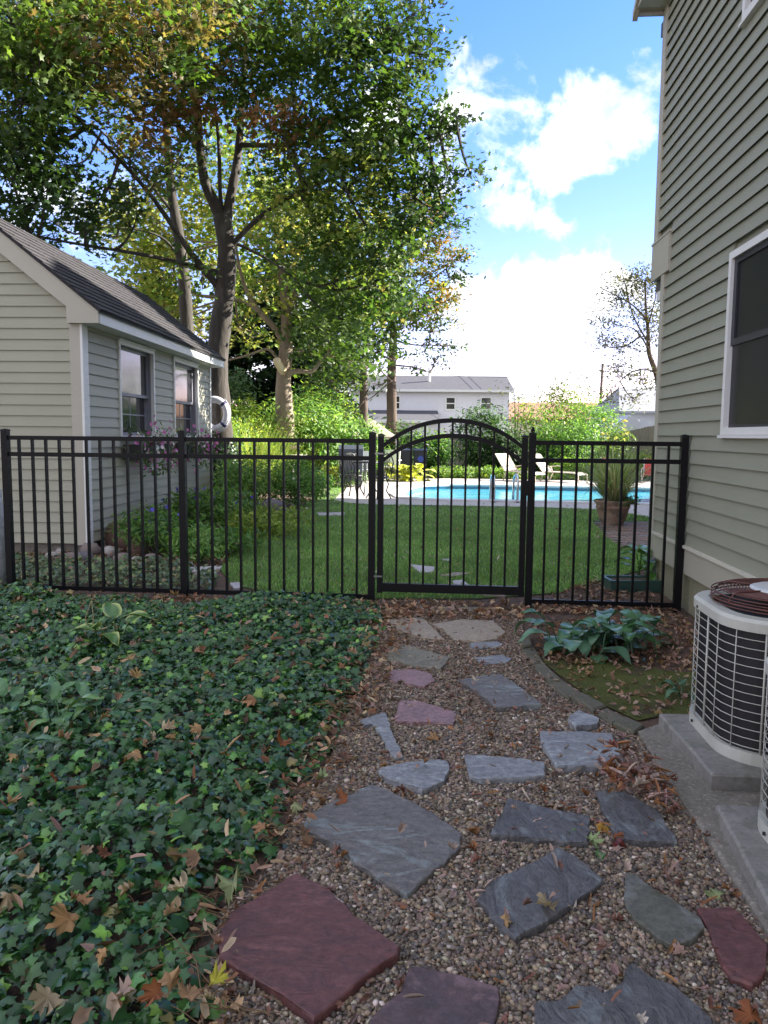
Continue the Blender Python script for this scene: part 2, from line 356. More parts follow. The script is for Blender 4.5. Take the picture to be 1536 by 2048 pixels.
WATER = mat('pool_water', (.03,.30,.48), .07, (.16,.56,.68), 1.2, .5, bump=.012, bscale=3.5, spec=.5, col3=(.05,.38,.58), s3=3, dist=1.2)
mb = MB(); mb.v = [(p[0],p[1],-.07) for p in POOL]; mb.f = [tuple(range(n))]; wt = mb.build('pool_water', WATER, None, kind='structure')
# gravel bed
GRAV = mat('gravel_bed', (.055,.040,.031), .85, (.14,.105,.08), 90, .8, voro=True, bump=.004, bscale=140, col3=(.36,.31,.25))
ivy_edge = [(772,1222),(768,1262),(752,1300),(735,1350),(712,1400),(690,1440),(672,1500),(650,1540),(600,1590),(575,1660),(560,1720),(500,1790),(440,1830),(425,1900),(420,1960),(430,2048),(440,2200)]
right_edge = [(1060,2600),(1900,2600),(1536,1850),(1350,1580),(1290,1480),(1265,1452),(1190,1415),(1115,1368),(1072,1318),(1046,1280),(1044,1248),(900,1228)]
PATHP = [tuple(G(*p)) for p in ivy_edge] + [tuple(G(430,2600))] + [tuple(G(*p)) for p in right_edge]
sheet('gravel_path', PATHP, .008, GRAV)
MOSS = mat('moss', (.060,.075,.010), .95, (.11,.12,.02), 9, .8, bump=.02, bscale=70, col3=(.075,.055,.03), s3=6)
MOSSP = gpoly([(1085,1325),(1150,1318),(1250,1330),(1330,1345),(1400,1350),(1400,1440),(1322,1436),(1275,1446),(1215,1418),(1165,1388),(1115,1352)])
sheet('moss_ground', MOSSP, .012, MOSS)

# ================================================================== HOUSE (right)
HW = rad(4.2)
H = empty('sage_house', (2.245,5.645,0), -HW, label='large sage green clapboard house with upper floor overhang, right of the fence', cat='house')
C1, C2 = .92, 1.19; ZS = .515; ZO = 2.64; ZE = 4.92; RID = -3.2; SLP = .72; FRT = -7.6
ridz = ZE+(C2-RID)*SLP
MB().box(.03,FRT,-.1, 9,C1-.03,.36).build('foundation', FND, H)
MB().box(.012,FRT,.30, 9,C1-.012,ZO).build('lower_wall', SIDE, H)
mb = MB(); mb.prism([(FRT,ZO),(C2-.012,ZO),(C2-.012,ZE),(RID,ridz-.1),(FRT,ridz-.1-(RID-FRT)*SLP)], 'x', .012, 9); mb.build('upper_wall', SIDE, H)
def board(mbs, y0, y1, z, e, t=.016):
    return [(y0, y1, z)]
WIN = [(-1.52,-.66,1.32,2.46),(-1.55,-.66,3.83,4.95)]   # y0,y1,z0,z1 outer trim
z = ZS; k = 0
while z < ridz-.2:
    e = .1005
    y1 = (C1-.09) if z < ZO-.02 else (C2-.11)
    if ZO-.02 <= z < 2.93: y1 = .70
    if z > ZE-.05: y1 = min(y1, C2-(z+e-ZE)/SLP+.0)
    y0 = max(FRT, RID-(ridz-z-e)/SLP) if z > ridz-(RID-FRT)*SLP else FRT
    segs = [(y0, y1)]
    for (a, b, c, d_) in WIN:
        if z+e > c+.01 and z < d_-.01:
            segs = [(y0, a), (b, y1)]
    for (s0, s1) in segs:
        if s1-s0 < .05: continue
        t = .017+random.uniform(-.001,.0015); m_ = MB(); n = 0
        sg = random.uniform(-.0006,.0006)
        t += .005; m_.prism([(.0118,z+.014),(-t+.006,z+.012),(-t+.004,z+sg-.003),(-t,z+sg-.003),(-.0022,z+e+.008),(.0118,z+e+.008)], 'y', s0, s1)
        m_.build('siding_board', SIDE, H)
    z += e; k += 1
MB().box(-.026,C1-.09,.30,.0118,C1,ZO).build('corner_board', TRIM, H)
MB().box(-.026,C2-.11,2.94,.0118,C2,ZE+.0).build('corner_board', TRIM, H)
MB().box(.0,C2+.03,ZE-.2,.07,C2+.16,ZE-.09).build('eave_gutter', mat('brown_metal',(.05,.03,.045),.4), H)
MB().box(.012,C1-.001,.36,.12,C1+.024,ZO).build('rear_corner_board', TRIM, H)
MB().box(-.034,.70,ZO,.0118,C2+.012,2.94).build('overhang_end_box', TRIM, H)
MB().box(-.040,.69,2.94,.0118,C2+.02,2.958).build('overhang_cap', TRIM, H)
MB().box(-.022,FRT,.30,.0118,C1-.091,.49).build('skirt_board', TRIM, H)
WCAP = mat('skirt_cap_paint', (.60,.57,.49), .5)
MB().box(-.040,FRT,.491,.0118,C1-.091,.512).build('skirt_cap', WCAP, H)
# gutter end under the overhang
MB().box(.01,C1+.03,2.54,.08,C2-.02,2.638).build('overhang_gutter', mat('brown_metal',(.05,.03,.045),.4), H)
MB().box(.0,C1+.05,2.46,.06,C2-.06,2.538).build('downspout_elbow', WHITE, H)
# downspout behind the corner
m_ = MB(); m_.tube([(.05,C1+.07,.0),(.05,C1+.07,.28),(.05,C1+.07,2.45)], .035, 10); m_.build('downspout', mat('grey_pipe',(.33,.33,.36),.5), H, smooth=True)
# rake, return and roof
OV = .25; T_ = .14
def rk(y): return ridz-abs(y-RID)*SLP
m_ = MB(); m_.prism([(C2+.03,rk(C2+.03)-.02),(RID,ridz-.02),(FRT-.4,rk(FRT-.4)-.02),(FRT-.4,rk(FRT-.4)+.12),(RID,ridz+.12),(C2+.03,rk(C2+.03)+.12)], 'x', -OV, 9.3)
m_.build('roof', mat('house_roof_shingle',(.06,.058,.06),.9,(.09,.085,.085),20,.8,bump=.01,bscale=30), H)
m_ = MB(); m_.prism([(C2+.04,rk(C2+.04)-.09),(RID,ridz-.09),(RID,ridz-.021),(C2+.04,rk(C2+.04)-.021)], 'x', -OV-.022, -OV+.02); m_.build('rake_board', TRIM, H)
MB().box(-OV,1.0,ZE-.06,.0,C2+.03,ZE-.03).build('cornice_return', TRIM, H)
MB().box(-OV-.018,C2+.005,ZE-.085,.008,C2+.04,ZE-.061).build('return_moulding', mat('return_lilac',(.42,.40,.42),.5), H)
def house_window(y0, y1, z0, z1, parent, x=-.034, fr=.045):
    f = empty('window', (0,0,0)); f.parent = parent
    m_ = MB(); a = x
    m_.box(a,y0,z0, .0118,y1,z0+fr); m_.box(a,y0,z1-fr,.0118,y1,z1); m_.box(a,y0,z0+fr,.0118,y0+fr,z1-fr); m_.box(a,y1-fr,z0+fr,.0118,y1,z1-fr)
    m_.build('frame', WHITE, f)
    i0, i1, j0, j1 = y0+fr, y1-fr, z0+fr, z1-fr; jm = (j0+j1)/2
    mb2 = MB(); s = .05
    for (a0, a1, dx) in ((jm-.012, j1, -.014), (j0, jm+.03, .0)):
        mb2.box(dx,i0,a0, dx+.02,i1,a0+s*.8); mb2.box(dx,i0,a1-s*.7,dx+.02,i1,a1); mb2.box(dx,i0,a0+s*.8,dx+.02,i0+s,a1-s*.7); mb2.box(dx,i1-s,a0+s*.8,dx+.02,i1,a1-s*.7)
    return f, mb2, (i0, i1, j0, j1, jm)
DARKSASH = mat('dark_sash', (.03,.028,.038), .45)
DGL = mat('dark_screened_glass', (.012,.011,.016), .3, (.018,.016,.022), 3, .8, spec=.2)
for (y0, y1, z0, z1) in WIN:
    f, s_, (i0, i1, j0, j1, jm) = house_window(y0, y1, z0, z1, H)
    s_.build('sash', DARKSASH, f)
    MB().box(-.003,i0+.02,j0+.02,.001,i1-.02,j1-.02).build('pane', DGL, f)
    MB().box(-.045,y0-.02,z0-.02,.0118,y1+.02,z0-.002).build('sill', WHITE, f)
# unseen wing added to the house to shade lawn, patio and shed
m_ = MB(); m_.box(4.6,C1,-.1,11,12.5,6.7); m_.prism([(C1,6.7),(12.5,6.7),((C1+12.5)/2,9.6)], 'x', 4.6, 11); m_.build('unseen_shade_wing', SIDE, H)
m_ = MB(); yc=(C1+12.5)/2; m_.prism([(C1-.2,6.5),(C1-.2,6.65),(yc,9.76),(12.7,6.65),(12.7,6.5),(yc,9.6)], 'x', 4.4, 11.3); m_.build('shade_wing_roof', MATS['house_roof_shingle'], H)

# ================================================================== SHED (left)
S0 = G(174,1088,.12); SA = rad(2)
S = empty('garden_shed', (S0[0],S0[1],.0), -SA, label='cream vinyl sided garden shed with steep dark shingle roof, left behind the fence', cat='shed')
SW = 2.18; SL = 5.1; RX_ = -1.09; PS = .80; EZ = 2.42; OH = .23
RZ_ = EZ+.13+(OH-RX_)*PS
Z0 = .13
m_ = MB(); wl = EZ+.12
m_.prism([(-SW+.012,Z0),(-.15,Z0),(-.15,wl),(RX_,wl+(-RX_)*PS-.05),(-SW+.012,wl)], 'y', .012, SL-.012)
for (a_, b_, c_, d_) in ((.012,.99,Z0,wl),(2.18,3.05,Z0,wl),(4.28,SL-.012,Z0,wl),(.99,2.18,Z0,1.24),(.99,2.18,2.35,wl),(3.05,4.28,Z0,1.24),(3.05,4.28,2.35,wl)): m_.box(-.149,a_,c_,-.012,b_,d_)
m_.build('wall', SHEDS, S)
MB().box(-SW+.05,.05,-.05,-.05,SL-.05,Z0-.002).build('sill_beam', CONC2, S)
e = .112; z = Z0
while z < RZ_-.25:      # gable front boards
    top = z+e
    xl, xr = -SW+.1, -.112
    lim = (z-(wl-.07))/PS
    if lim > 0: xr = min(xr, -lim); xl = max(xl, -SW+lim)
    if z > EZ-.02: xr = min(xr, -(.11))
    if xr-xl > .1:
        MB().prism([(.0118,z+.012),(-.013,z+.010),(-.015,z-.003),(-.019,z-.003),(-.002,top+.006),(.0118,top+.006)], 'x', xl, xr).build('siding_board', SHEDS, S)
    z += e
SWIN = [(.97,2.20,1.22,2.37),(3.03,4.30,1.22,2.37)]
z = Z0
while z < wl-.05:
    top = min(z+e, wl)
    segs = [(.11, SL-.09)]
    for (a, b, c, d_) in SWIN:
        if top > c+.005 and z < d_-.005:
            ns = []
            for (s0, s1) in segs:
                if a > s0 and b < s1: ns += [(s0, a), (b, s1)]
                else: ns.append((s0, s1))
            segs = ns
    for (s0, s1) in segs:
        MB().prism([(-.0118,z+.012),(.013,z+.010),(.015,z-.003),(.019,z-.003),(.002,top+.006),(-.0118,top+.006)], 'y', s0, s1).build('siding_board', SHEDS, S)
    z += e
MB().box(-.11,-.026,Z0-.02,.0,.0118,EZ).build('corner_board', TRIM, S)
MB().box(-.0118,.0119,Z0-.02,.026,.11,EZ).build('corner_board', WHITE, S)
MB().box(0.0,-.026,Z0-.02,.026,.0118,EZ).build('corner_board', WHITE, S)
MB().box(-.0118,SL-.09,Z0-.02,.026,SL,EZ).build('corner_board', WHITE, S)
# rake boards + return
def rz_(x): return RZ_-abs(x-RX_)*PS
m_ = MB(); m_.prism([(OH,rz_(OH)-.02),(RX_,RZ_-.02),(RX_,RZ_-.24),(-.10,rz_(-.10)-.24),(-.10,EZ-.01),(OH,EZ-.01)], 'y', -.10, -.06); m_.build('rake_board', TRIM, S)
xl = 2*RX_-OH
m_ = MB(); m_.prism([(xl,rz_(xl)-.02),(RX_,RZ_-.02),(RX_,RZ_-.24),(xl,rz_(xl)-.24)], 'y', -.10, -.06); m_.build('rake_board', TRIM, S)
MB().box(-.0118,-.06,EZ-.01,OH-.03,SL+.06,EZ+.012).build('soffit', WHITE, S)
MB().box(OH-.03,-.059,EZ-.01,OH,SL+.08,EZ+.115).build('fascia', WHITE, S)
MB().box(-.0118,-.059,EZ+.013,OH-.031,-.03,EZ+.1).build('return_filler', TRIM, S)
MB().box(-.10,-.059,EZ-.01,-.013,.011,EZ+.1).build('return_filler', TRIM, S)
SHG = mat('roof_shingle', (.022,.021,.025), .9, (.042,.038,.043), 18, .8, bump=.006, bscale=60, col3=(.032,.03,.034), s3=3)
m_ = MB(); m_.prism([(OH+.02,rz_(OH+.02)-.02),(RX_,RZ_-.02),(2*RX_-OH-.02,rz_(OH+.02)-.02),(2*RX_-OH-.02,rz_(OH+.02)+.01),(RX_,RZ_+.01),(OH+.02,rz_(OH+.02)+.01)], 'y', -.12, SL+.08); m_.build('roof', SHG, S)
# shingle tabs, joined as one part
cs_, sn_ = math.cos(math.atan(PS)), math.sin(math.atan(PS)); Ls = math.hypot(OH+.04-RX_, (OH+.04-RX_)*PS)
m_ = MB(); row = 0; s = 0
while s < Ls-.02:
    y = -.13 - (row % 2)*.11
    while y < SL+.09:
        y0 = max(y+.004, -.13); y1 = min(y+.22-.004, SL+.09); h = .006+random.random()*.005; jit = random.uniform(-.006,.006)
        if y1-y0 > .03:
            a0 = s+jit; a1 = min(s+.15, Ls)
            def pt(a, hh, yy): 
                x = OH+.03-a*cs_; zz = rz_(OH+.03)+.012+a*sn_; return (x+hh*sn_, yy, zz+hh*cs_)
            n = len(m_.v)
            m_.v += [pt(a0,h+.006,y0),pt(a0,h+.006,y1),pt(a1,.001,y1),pt(a1,.001,y0),pt(a0,-.002,y0),pt(a0,-.002,y1)]
            m_.f += [(n,n+1,n+2,n+3),(n+4,n+5,n+1,n),(n,n+3,n+4),(n+1,n+5,n+2)]
        y += .22
    s += .125; row += 1
m_.build('shingles', SHG, S, kind='stuff')
for (a, b, c, d_) in SWIN:
    f = empty('window'); f.parent = S; fr = .045; x = .032
    m_ = MB(); m_.box(-.0118,a,c,x,b,c+fr); m_.box(-.0118,a,d_-fr,x,b,d_); m_.box(-.0118,a,c+fr,x,a+fr,d_-fr); m_.box(-.0118,b-fr,c+fr,x,b,d_-fr)
    m_.build('frame', WHITE, f)
    MB().box(-.0118,a-.01,d_+.001,.045,b+.01,d_+.02).build('head_trim', WHITE, f)
    i0, i1, j0, j1 = a+fr, b-fr, c+fr, d_-fr; jm = (j0+j1)/2-.02
    m_ = MB(); m_.box(-.14,i0-.02,j0-.02,-.0119,i0,j1+.02); m_.box(-.14,i1,j0-.02,-.0119,i1+.02,j1+.02); m_.box(-.14,i0,j1,-.0119,i1,j1+.02); m_.box(-.14,i0,j0-.02,-.0119,i1,j0); m_.build('jamb', SASH, f)
    for (q0, q1, dx, nm) in ((jm-.03, j1, -.062, 'upper_sash'), (j0, jm+.01, -.095, 'lower_sash')):
        s_ = MB(); w_ = .055
        s_.box(dx,i0,q0,dx+.015,i1,q0+w_*.7); s_.box(dx,i0,q1-w_*.7,dx+.015,i1,q1); s_.box(dx,i0,q0+w_*.7,dx+.015,i0+w_,q1-w_*.7); s_.box(dx,i1-w_,q0+w_*.7,dx+.015,i1,q1-w_*.7)
        s_.build(nm, SASH, f)
        MB().box(dx+.003,i0+w_,q0+w_*.7,dx+.006,i1-w_,q1-w_*.7).build('pane', GLASS, f)
        g = MB(); zc = (q0+q1)/2; yc = (i0+i1)/2
        if nm == 'lower_sash': g.box(dx+.0065,i0+w_,zc-.008,dx+.009,i1-w_,zc+.008); g.box(dx+.0065,yc-.008,q0+w_*.7,dx+.0085,yc+.008,q1-w_*.7); g.build('muntin', SASH, f)
# flower boxes with petunias
BOXM = mat('planter_box_black', (.02,.018,.02), .5)
FLW = mat('petal', (.5,.1,.4), .6, attr=True, trans=.3, spec=.2)
def to_world(e_, p): 
    a = e_.rotation_euler[2]; return np.array([e_.location[0]+p[0]*math.cos(a)-p[1]*math.sin(a), e_.location[1]+p[0]*math.sin(a)+p[1]*math.cos(a), e_.location[2]+p[2]])
for idx, (a, b) in enumerate(((1.0,2.25),(3.05,4.35))):
    o = empty('flower_box', to_world(S, (.03,(a+b)/2,1.0)), -SA, label=['black flower box of pink and white petunias under the nearer shed window','black flower box of pink petunias under the farther shed window'][idx], cat='flower box', group='flower boxes on the shed')
    hl = (b-a)/2
    MB().prism([(.02,-.02),(.17,-.02),(.21,.16),(.0,.16)], 'y', -hl, hl).build('planter', BOXM, o)
    n = 620
    p = np.stack([rng.uniform(.0,.30,n), rng.uniform(-hl-.05,hl+.1,n), rng.normal(.17,.09,n)], 1)
    hang = rng.random(n) < .35; p[hang,2] = rng.uniform(-.22,.12,hang.sum()); p[hang,0] = rng.uniform(.18,.32,hang.sum())
    V, T, C_ = scatter(OVAL, p, rng.normal(0,1,(n,3))+[.6,0,.6], rng.uniform(.018,.04,n), palette(n, [(.05,.11,.03),(.08,.14,.04),(.10,.03,.06),(.16,.2,.08)], [5,4,1,2]))
    npmesh('foliage', V, T, LEAF, C_, o, kind='stuff')
    n = 120
    p = np.stack([rng.uniform(.08,.33,n), rng.uniform(-hl,hl+.12,n), rng.normal(.12,.14,n)], 1)
    cl = np.sin(p[:,1]*5+idx) > (.0 if idx == 0 else -.5); 
    c = palette(n, [(.60,.20,.46),(.50,.12,.40),(.75,.68,.72)], [4,3,2], .15)
    V, T, C_ = scatter(fan([(math.cos(t), math.sin(t)) for t in np.linspace(0, 2*math.pi, 7)[:-1]], -.25), p, np.stack([np.ones(n), rng.normal(-.3,.5,n), rng.normal(.3,.4,n)],1), rng.uniform(.02,.032,n), c)
    npmesh('blooms', V, T, FLW, C_, o, kind='stuff')

# ================================================================== FENCE
FA = np.array([-3.03,6.13]); FB = np.array([2.19,5.647]); fd = (FB-FA)/np.linalg.norm(FB-FA); fang = math.atan2(fd[1], fd[0])
TOPZ = 1.288
def fpos(px):   # parameter along fence line for pixel column at mid-height
    r = ray(px, 1030); n_ = np.array([-fd[1], fd[0]]); t = np.dot(n_, FA)/np.dot(n_, r[:2]); return float(np.dot(r[:2]*t-FA, fd))
RAILS = (TOPZ-.035, TOPZ-.165, .055)
def post(parent, s, w_=.0255, top=TOPZ+.018, z0=-.05, nm='post'):
    p = MB().box(s-w_,-w_,z0,s+w_,w_,top).build(nm, BLACK, parent)
    c = MB(); k = w_+.003
    n = 0; c.box(s-k,-k,top+.0005,s+k,k,top+.010); a = len(c.v)
    c.v += [(s-k,-k,top+.010),(s+k,-k,top+.010),(s+k,k,top+.010),(s-k,k,top+.010),(s,0,top+.020)]; c.f += [(a,a+1,a+4),(a+1,a+2,a+4),(a+2,a+3,a+4),(a+3,a,a+4)]
    c.build('post_cap', BLACK, p); return p
def panel(parent, s0, s1, n):
    for zi, z in enumerate(RAILS):
        MB().box(s0+.0256,-.012,z-.0165,s1-.0256,.012,z+.0165).build('rail', BLACK, parent)
    me = None
    for i in range(n):
        s = s0+(s1-s0)*(i+1)/(n+1)
        if me is None:
            o = MB().box(-.008,-.0135,.035,.008,.0135,TOPZ-.03).build('picket', BLACK, parent); me = o.data; o.location = (s,0,0)
        else:
            o = bpy.data.objects.new('picket', me); COL.objects.link(o); o.parent = parent; o.location = (s,0,0)
f1 = empty('metal_fence', (FA[0],FA[1],0), fang, label='long black metal picket fence in two panels left of the arched gate', cat='fence', group='black metal fence sections')
pL, pM, pH = fpos(17), fpos(367), fpos(744)
for s in (pL, pM, pH): post(f1, s)
panel(f1, pL, pM, 12); panel(f1, pM, pH, 12)
f2 = empty('metal_fence', (FA[0],FA[1],0), fang, label='short black metal picket fence panel between the gate and the sage house', cat='fence', group='black metal fence sections')
pG2, pR = fpos(1061), fpos(1362)
post(f2, pG2, top=TOPZ+.025); post(f2, pR, top=TOPZ+.018)
panel(f2, pG2, pR, 9)
gt = empty('arched_gate', (FA[0],FA[1],0), fang, label='closed black metal gate with double arched top rail and straight pickets', cat='gate')
g0, g1 = fpos(761), fpos(1046)
for s in (g0, g1): post(gt, s, .022, TOPZ+.005, .09, 'gate_stile')
gm = (g0+g1)/2; hw = (g1-g0)/2-.0225
def arch(x, base, rise): 
    Rr = (hw*hw+rise*rise)/(2*rise); return base+math.sqrt(max(Rr*Rr-(x-gm)**2, 0))-(Rr-rise)
for base, rise in ((TOPZ-.065,.19),(TOPZ-.175,.185)):
    m_ = MB(); K = 28
    for i in range(K+1):
        x = gm-hw+2*hw*i/K; zc = arch(x, base, rise)
        m_.v += [(x,-.0125,zc-.017),(x,.0125,zc-.017),(x,.0125,zc+.017),(x,-.0125,zc+.017)]
        if i: a = (i-1)*4; m_.f += [(a+j, a+(j+1)%4, a+4+(j+1)%4, a+4+j) for j in range(4)]
    m_.f += [(3,2,1,0),(K*4,K*4+1,K*4+2,K*4+3)]; m_.build('arched_rail', BLACK, gt)
MB().box(g0+.0222,-.021,.10,g1-.0222,.021,.165).build('bottom_rail', BLACK, gt)
for i in range(9):
    x = gm-hw-.0+2*hw*(i+1)/10
    MB().box(x-.008,-.0135,.166,x+.008,.0135,arch(x,TOPZ-.065,.19)-.015).build('picket', BLACK, gt)
for z in (.22, 1.16): MB().box(g0-.045,-.03,z-.006,g0+.02,-.0225,z+.006).build('hinge', mat('hinge_steel',(.25,.25,.27),.4,metal=.8), gt)
MB().box(g1-.024,-.05,.86,g1+.05,-.0222,.97).build('latch', BLACK, gt)
m_ = MB(); m_.tube([(pG2,0,TOPZ+.045),(pG2,0,TOPZ+.08)],.009,8); m_.box(pG2-.014,-.014,TOPZ+.0455,pG2+.014,.014,TOPZ+.062); m_.build('latch_knob', BLACK, f2)
# pale post at far left with ivy
PP = G(2,1180); m_ = MB(); m_.tube([(PP[0]-.045,PP[1]+.1,-.02),(PP[0]-.05,PP[1]+.1,.5),(PP[0]-.07,PP[1]+.1,.82)], [.06,.055,.05], 10)
pp = m_.build('pale_post', mat('lichen_wood',(.42,.44,.46),.8,(.22,.25,.26),18,.6,bump=.003,bscale=60), None, smooth=True, label='pale lichen covered post beside the leftmost black fence post', cat='post')

# ================================================================== FLAGSTONES
GREY = [mat('slate_grey',(.205,.192,.185),.6,(.105,.094,.09),7,.75,mott=.42,bump=.016,bscale=9,stretch=(1.0,2.2,1),dist=1.8,col3=(.23,.255,.255),s3=2.6),
        mat('slate_dark',(.145,.14,.145),.55,(.07,.067,.07),9,.8,mott=.42,bump=.016,bscale=9,stretch=(1.9,1.0,1),dist=2.0,col3=(.175,.188,.195),s3=4),
        mat('slate_blue',(.31,.315,.325),.6,(.16,.16,.18),8,.8,mott=.42,bump=.013,bscale=10,stretch=(1,2.0,1),dist=1.6,col3=(.34,.36,.37),s3=6)]
REDS = mat('slate_red',(.175,.060,.055),.6,(.072,.038,.040),6,.75,mott=.42,bump=.010,bscale=8,stretch=(1,2.6,1),dist=1.4,col3=(.175,.072,.068),s3=4)
PURP = mat('slate_purple',(.12,.07,.074),.6,(.07,.054,.058),9,.75,mott=.42,bump=.008,bscale=12,dist=1.2,col3=(.19,.115,.12),s3=6)
PINK = mat('slate_pink',(.33,.19,.20),.6,(.20,.13,.14),8,.7,mott=.42,bump=.006,bscale=24,dist=.8)
TAN = mat('flagstone_tan',(.38,.31,.235),.75,(.27,.225,.18),6,.7,mott=.42,bump=.005,bscale=24,dist=.6)
OLIV = mat('fieldstone_olive',(.15,.142,.115),.7,(.08,.082,.062),14,.7,mott=.42,bump=.003,bscale=60,col3=(.17,.17,.155),s3=9)
OLV2 = mat('flagstone_olive',(.24,.215,.165),.75,(.14,.13,.10),8,.7,mott=.42,bump=.006,bscale=22,dist=.7)
def slab(name, px, m, h, th, label, group=None, jag=.006, rnd=1, cat='flagstone'):
    h = h*.82 if h > .027 else h
    P_ = [G(x, y, h)[:2] for x, y in px]; o_ = []
    n = len(P_)
    for i in range(n):
        a, b = P_[i], P_[(i+1) % n]; l = np.linalg.norm(b-a); k = max(1, int(l/.035)); nn = np.array([b[1]-a[1], a[0]-b[0]])/(l+1e-9)
        for j in range(k): 
            t = j/k; o_.append(a+(b-a)*t+nn*(random.uniform(-jag, jag) if j else 0))
    c = np.mean(o_, 0); n = len(o_); m_ = MB(); loc = (c[0], c[1], 0)
    tx, ty = random.uniform(-.006,.006), random.uniform(-.004,.004)
    prof = [(1.0+.0,h-th),(1.0,h-.007),(.992,h-.002),(.975,h)]
    for (s, zz) in prof:
        for q in o_:
            d_ = q-c; jj = random.uniform(-.0025,.0025) if s == 1.0 else 0
            m_.v.append((d_[0]*s+jj, d_[1]*s+jj, zz+d_[0]*tx+d_[1]*ty+(random.uniform(-.0015,.0008) if s < 1 else 0)))
    for r in range(3):
        a = r*n; m_.f += [(a+i, a+(i+1)%n, a+n+(i+1)%n, a+n+i) for i in range(n)]
    m_.f.append(tuple(3*n+i for i in range(n)))
    a2 = sum(o_[i-1][0]*o_[i][1]-o_[i][0]*o_[i-1][1] for i in range(n))
    if a2 < 0: m_.f = [tuple(reversed(f)) for f in m_.f]
    o = m_.build(name, m, None, label=label, cat=cat, group=group); o.location = loc; return o
GP = 'stepping stones in the gravel path'
ST = [
 ([(607,1650),(612,1635),(640,1615),(688,1592),(740,1568),(760,1572),(800,1590),(870,1625),(925,1667),(922,1690),(900,1712),(815,1788),(770,1762),(700,1712),(655,1680),(620,1665)], GREY[0], .035,.04,'largest weathered grey slate slab, between the ivy and the big red slab'),
 ([(593,1743),(625,1760),(661,1776),(670,1792),(690,1806),(708,1829),(740,1850),(770,1870),(801,1894),(797,1908),(740,1945),(690,1990),(629,2037),(595,2012),(561,1987),(500,1948),(439,1912),(434,1876),(461,1822),(525,1783)], REDS, .04,.045,'big dark red slate slab beside the ivy at bottom left of the path'),
 ([(819,1930),(840,1931),(890,1943),(950,1958),(998,1973),(990,2050),(980,2120),(735,2120),(738,2037),(768,2008),(801,1983),(808,1955)], PURP, .035,.04,'purple slate slab cut off by the bottom edge, right of the big red slab'),
 ([(1264,1923),(1301,1950),(1351,1970),(1425,2035),(1460,2100),(1085,2110),(1070,2008),(1074,2000),(1111,2002),(1149,1971),(1188,1969),(1204,1985),(1246,1962),(1252,1935)], GREY[1], .035,.04,'cracked blue grey slate slab with notched top edge, bottom right of the path'),
 ([(1250,1744),(1270,1746),(1312,1779),(1360,1808),(1402,1834),(1411,1853),(1386,1878),(1347,1892),(1316,1876),(1270,1835),(1247,1795)], OLIV, .03,.05,'smooth rounded olive grey fieldstone beside the small red slab'),
 ([(1118,1692),(1150,1710),(1208,1758),(1192,1775),(1110,1830),(1031,1876),(998,1849),(954,1797),(979,1764),(1045,1733)], GREY[1], .035,.04,'dark charcoal slate slab with a fallen leaf, left of the olive fieldstone'),
 ([(1395,1814),(1460,1812),(1483,1826),(1536,1892),(1534,1938),(1506,1967),(1464,1952),(1437,1907),(1413,1849)], REDS, .035,.045,'small red slate slab next to the concrete kerb at the right'),
 ([(1014,1595),(1115,1620),(1179,1630),(1177,1684),(981,1669)], GREY[1], .035,.04,'flat four sided dark slate above the charcoal slab'),
 ([(1192,1581),(1246,1583),(1312,1616),(1355,1682),(1281,1682),(1231,1675)], GREY[1], .035,.04,'dark slate half covered by a heap of curled leaves'),
 ([(928,1509),(1018,1514),(1089,1524),(1091,1548),(1024,1556),(962,1558),(940,1551)], GREY[2], .035,.04,'narrow blue slate bar in the middle of the path'),
 ([(756,1538),(803,1525),(878,1517),(894,1520),(899,1538),(888,1561),(845,1579),(803,1565),(770,1553)], GREY[2], .04,.045,'pointed blue grey slate just above the largest slab'),
 ([(720,1439),(770,1423),(780,1454),(787,1473),(808,1514),(793,1514),(779,1501),(770,1483),(744,1447),(728,1450)], GREY[2], .03,.03,'slim pale slate wedge leaning at the edge of the ivy'),
 ([(800,1400),(832,1400),(904,1420),(915,1428),(907,1446),(878,1444),(790,1442)], PINK, .03,.035,'pink slate with curved ripples beside the slim slate wedge'),
 ([(780,1340),(832,1338),(863,1348),(871,1361),(849,1372),(793,1363),(775,1356)], PINK, .025,.03,'small mauve slate below the olive flagstone'),
 ([(780,1293),(819,1291),(860,1303),(902,1314),(881,1338),(832,1332),(774,1317)], OLV2, .025,.03,'cracked olive flagstone below the left tan slab'),
 ([(775,1239),(845,1234),(889,1278),(842,1273),(796,1259)], TAN, .025,.03,'tan wedge shaped slab just outside the gate on the left'),
 ([(863,1247),(927,1238),(988,1241),(1011,1263),(995,1276),(956,1283),(910,1278),(891,1262)], TAN, .025,.03,'wide tan slab just outside the gate on the right'),
 ([(940,1286),(995,1282),(1008,1288),(992,1296),(943,1295)], GREY[2], .02,.03,'thin grey sliver of slate right under the wide tan slab'),
 ([(943,1315),(1005,1309),(1024,1317),(1014,1325),(966,1328)], GREY[2], .02,.03,'small chipped grey slate between the sliver and the large rhombus'),
 ([(917,1358),(1001,1346),(1034,1369),(1083,1407),(995,1416),(966,1392)], GREY[0], .04,.045,'streaked grey rhombus shaped slate beside the curved edging'),
 ([(1140,1429),(1157,1419),(1199,1436),(1195,1447),(1153,1452),(1136,1438)], GREY[2], .045,.05,'little chunky slate block by the curved edging'),
 ([(1080,1461),(1150,1462),(1223,1466),(1251,1527),(1115,1532),(1084,1485)], GREY[2], .045,.05,'thick pale blue slate with ridged face near the kerb'),
]
for (px, m, h, th, lb) in ST: slab('flagstone', px, m, h, th, lb, GP)
PALE = mat('flagstone_pale',(.46,.43,.45),.8,(.36,.34,.36),5,.6,bump=.003,bscale=30)
PALEP = mat('flagstone_rose',(.32,.24,.21),.8,(.24,.19,.17),5,.6,bump=.003,bscale=30)
GL = 'stepping stones set in the lawn'; LAWNST = []
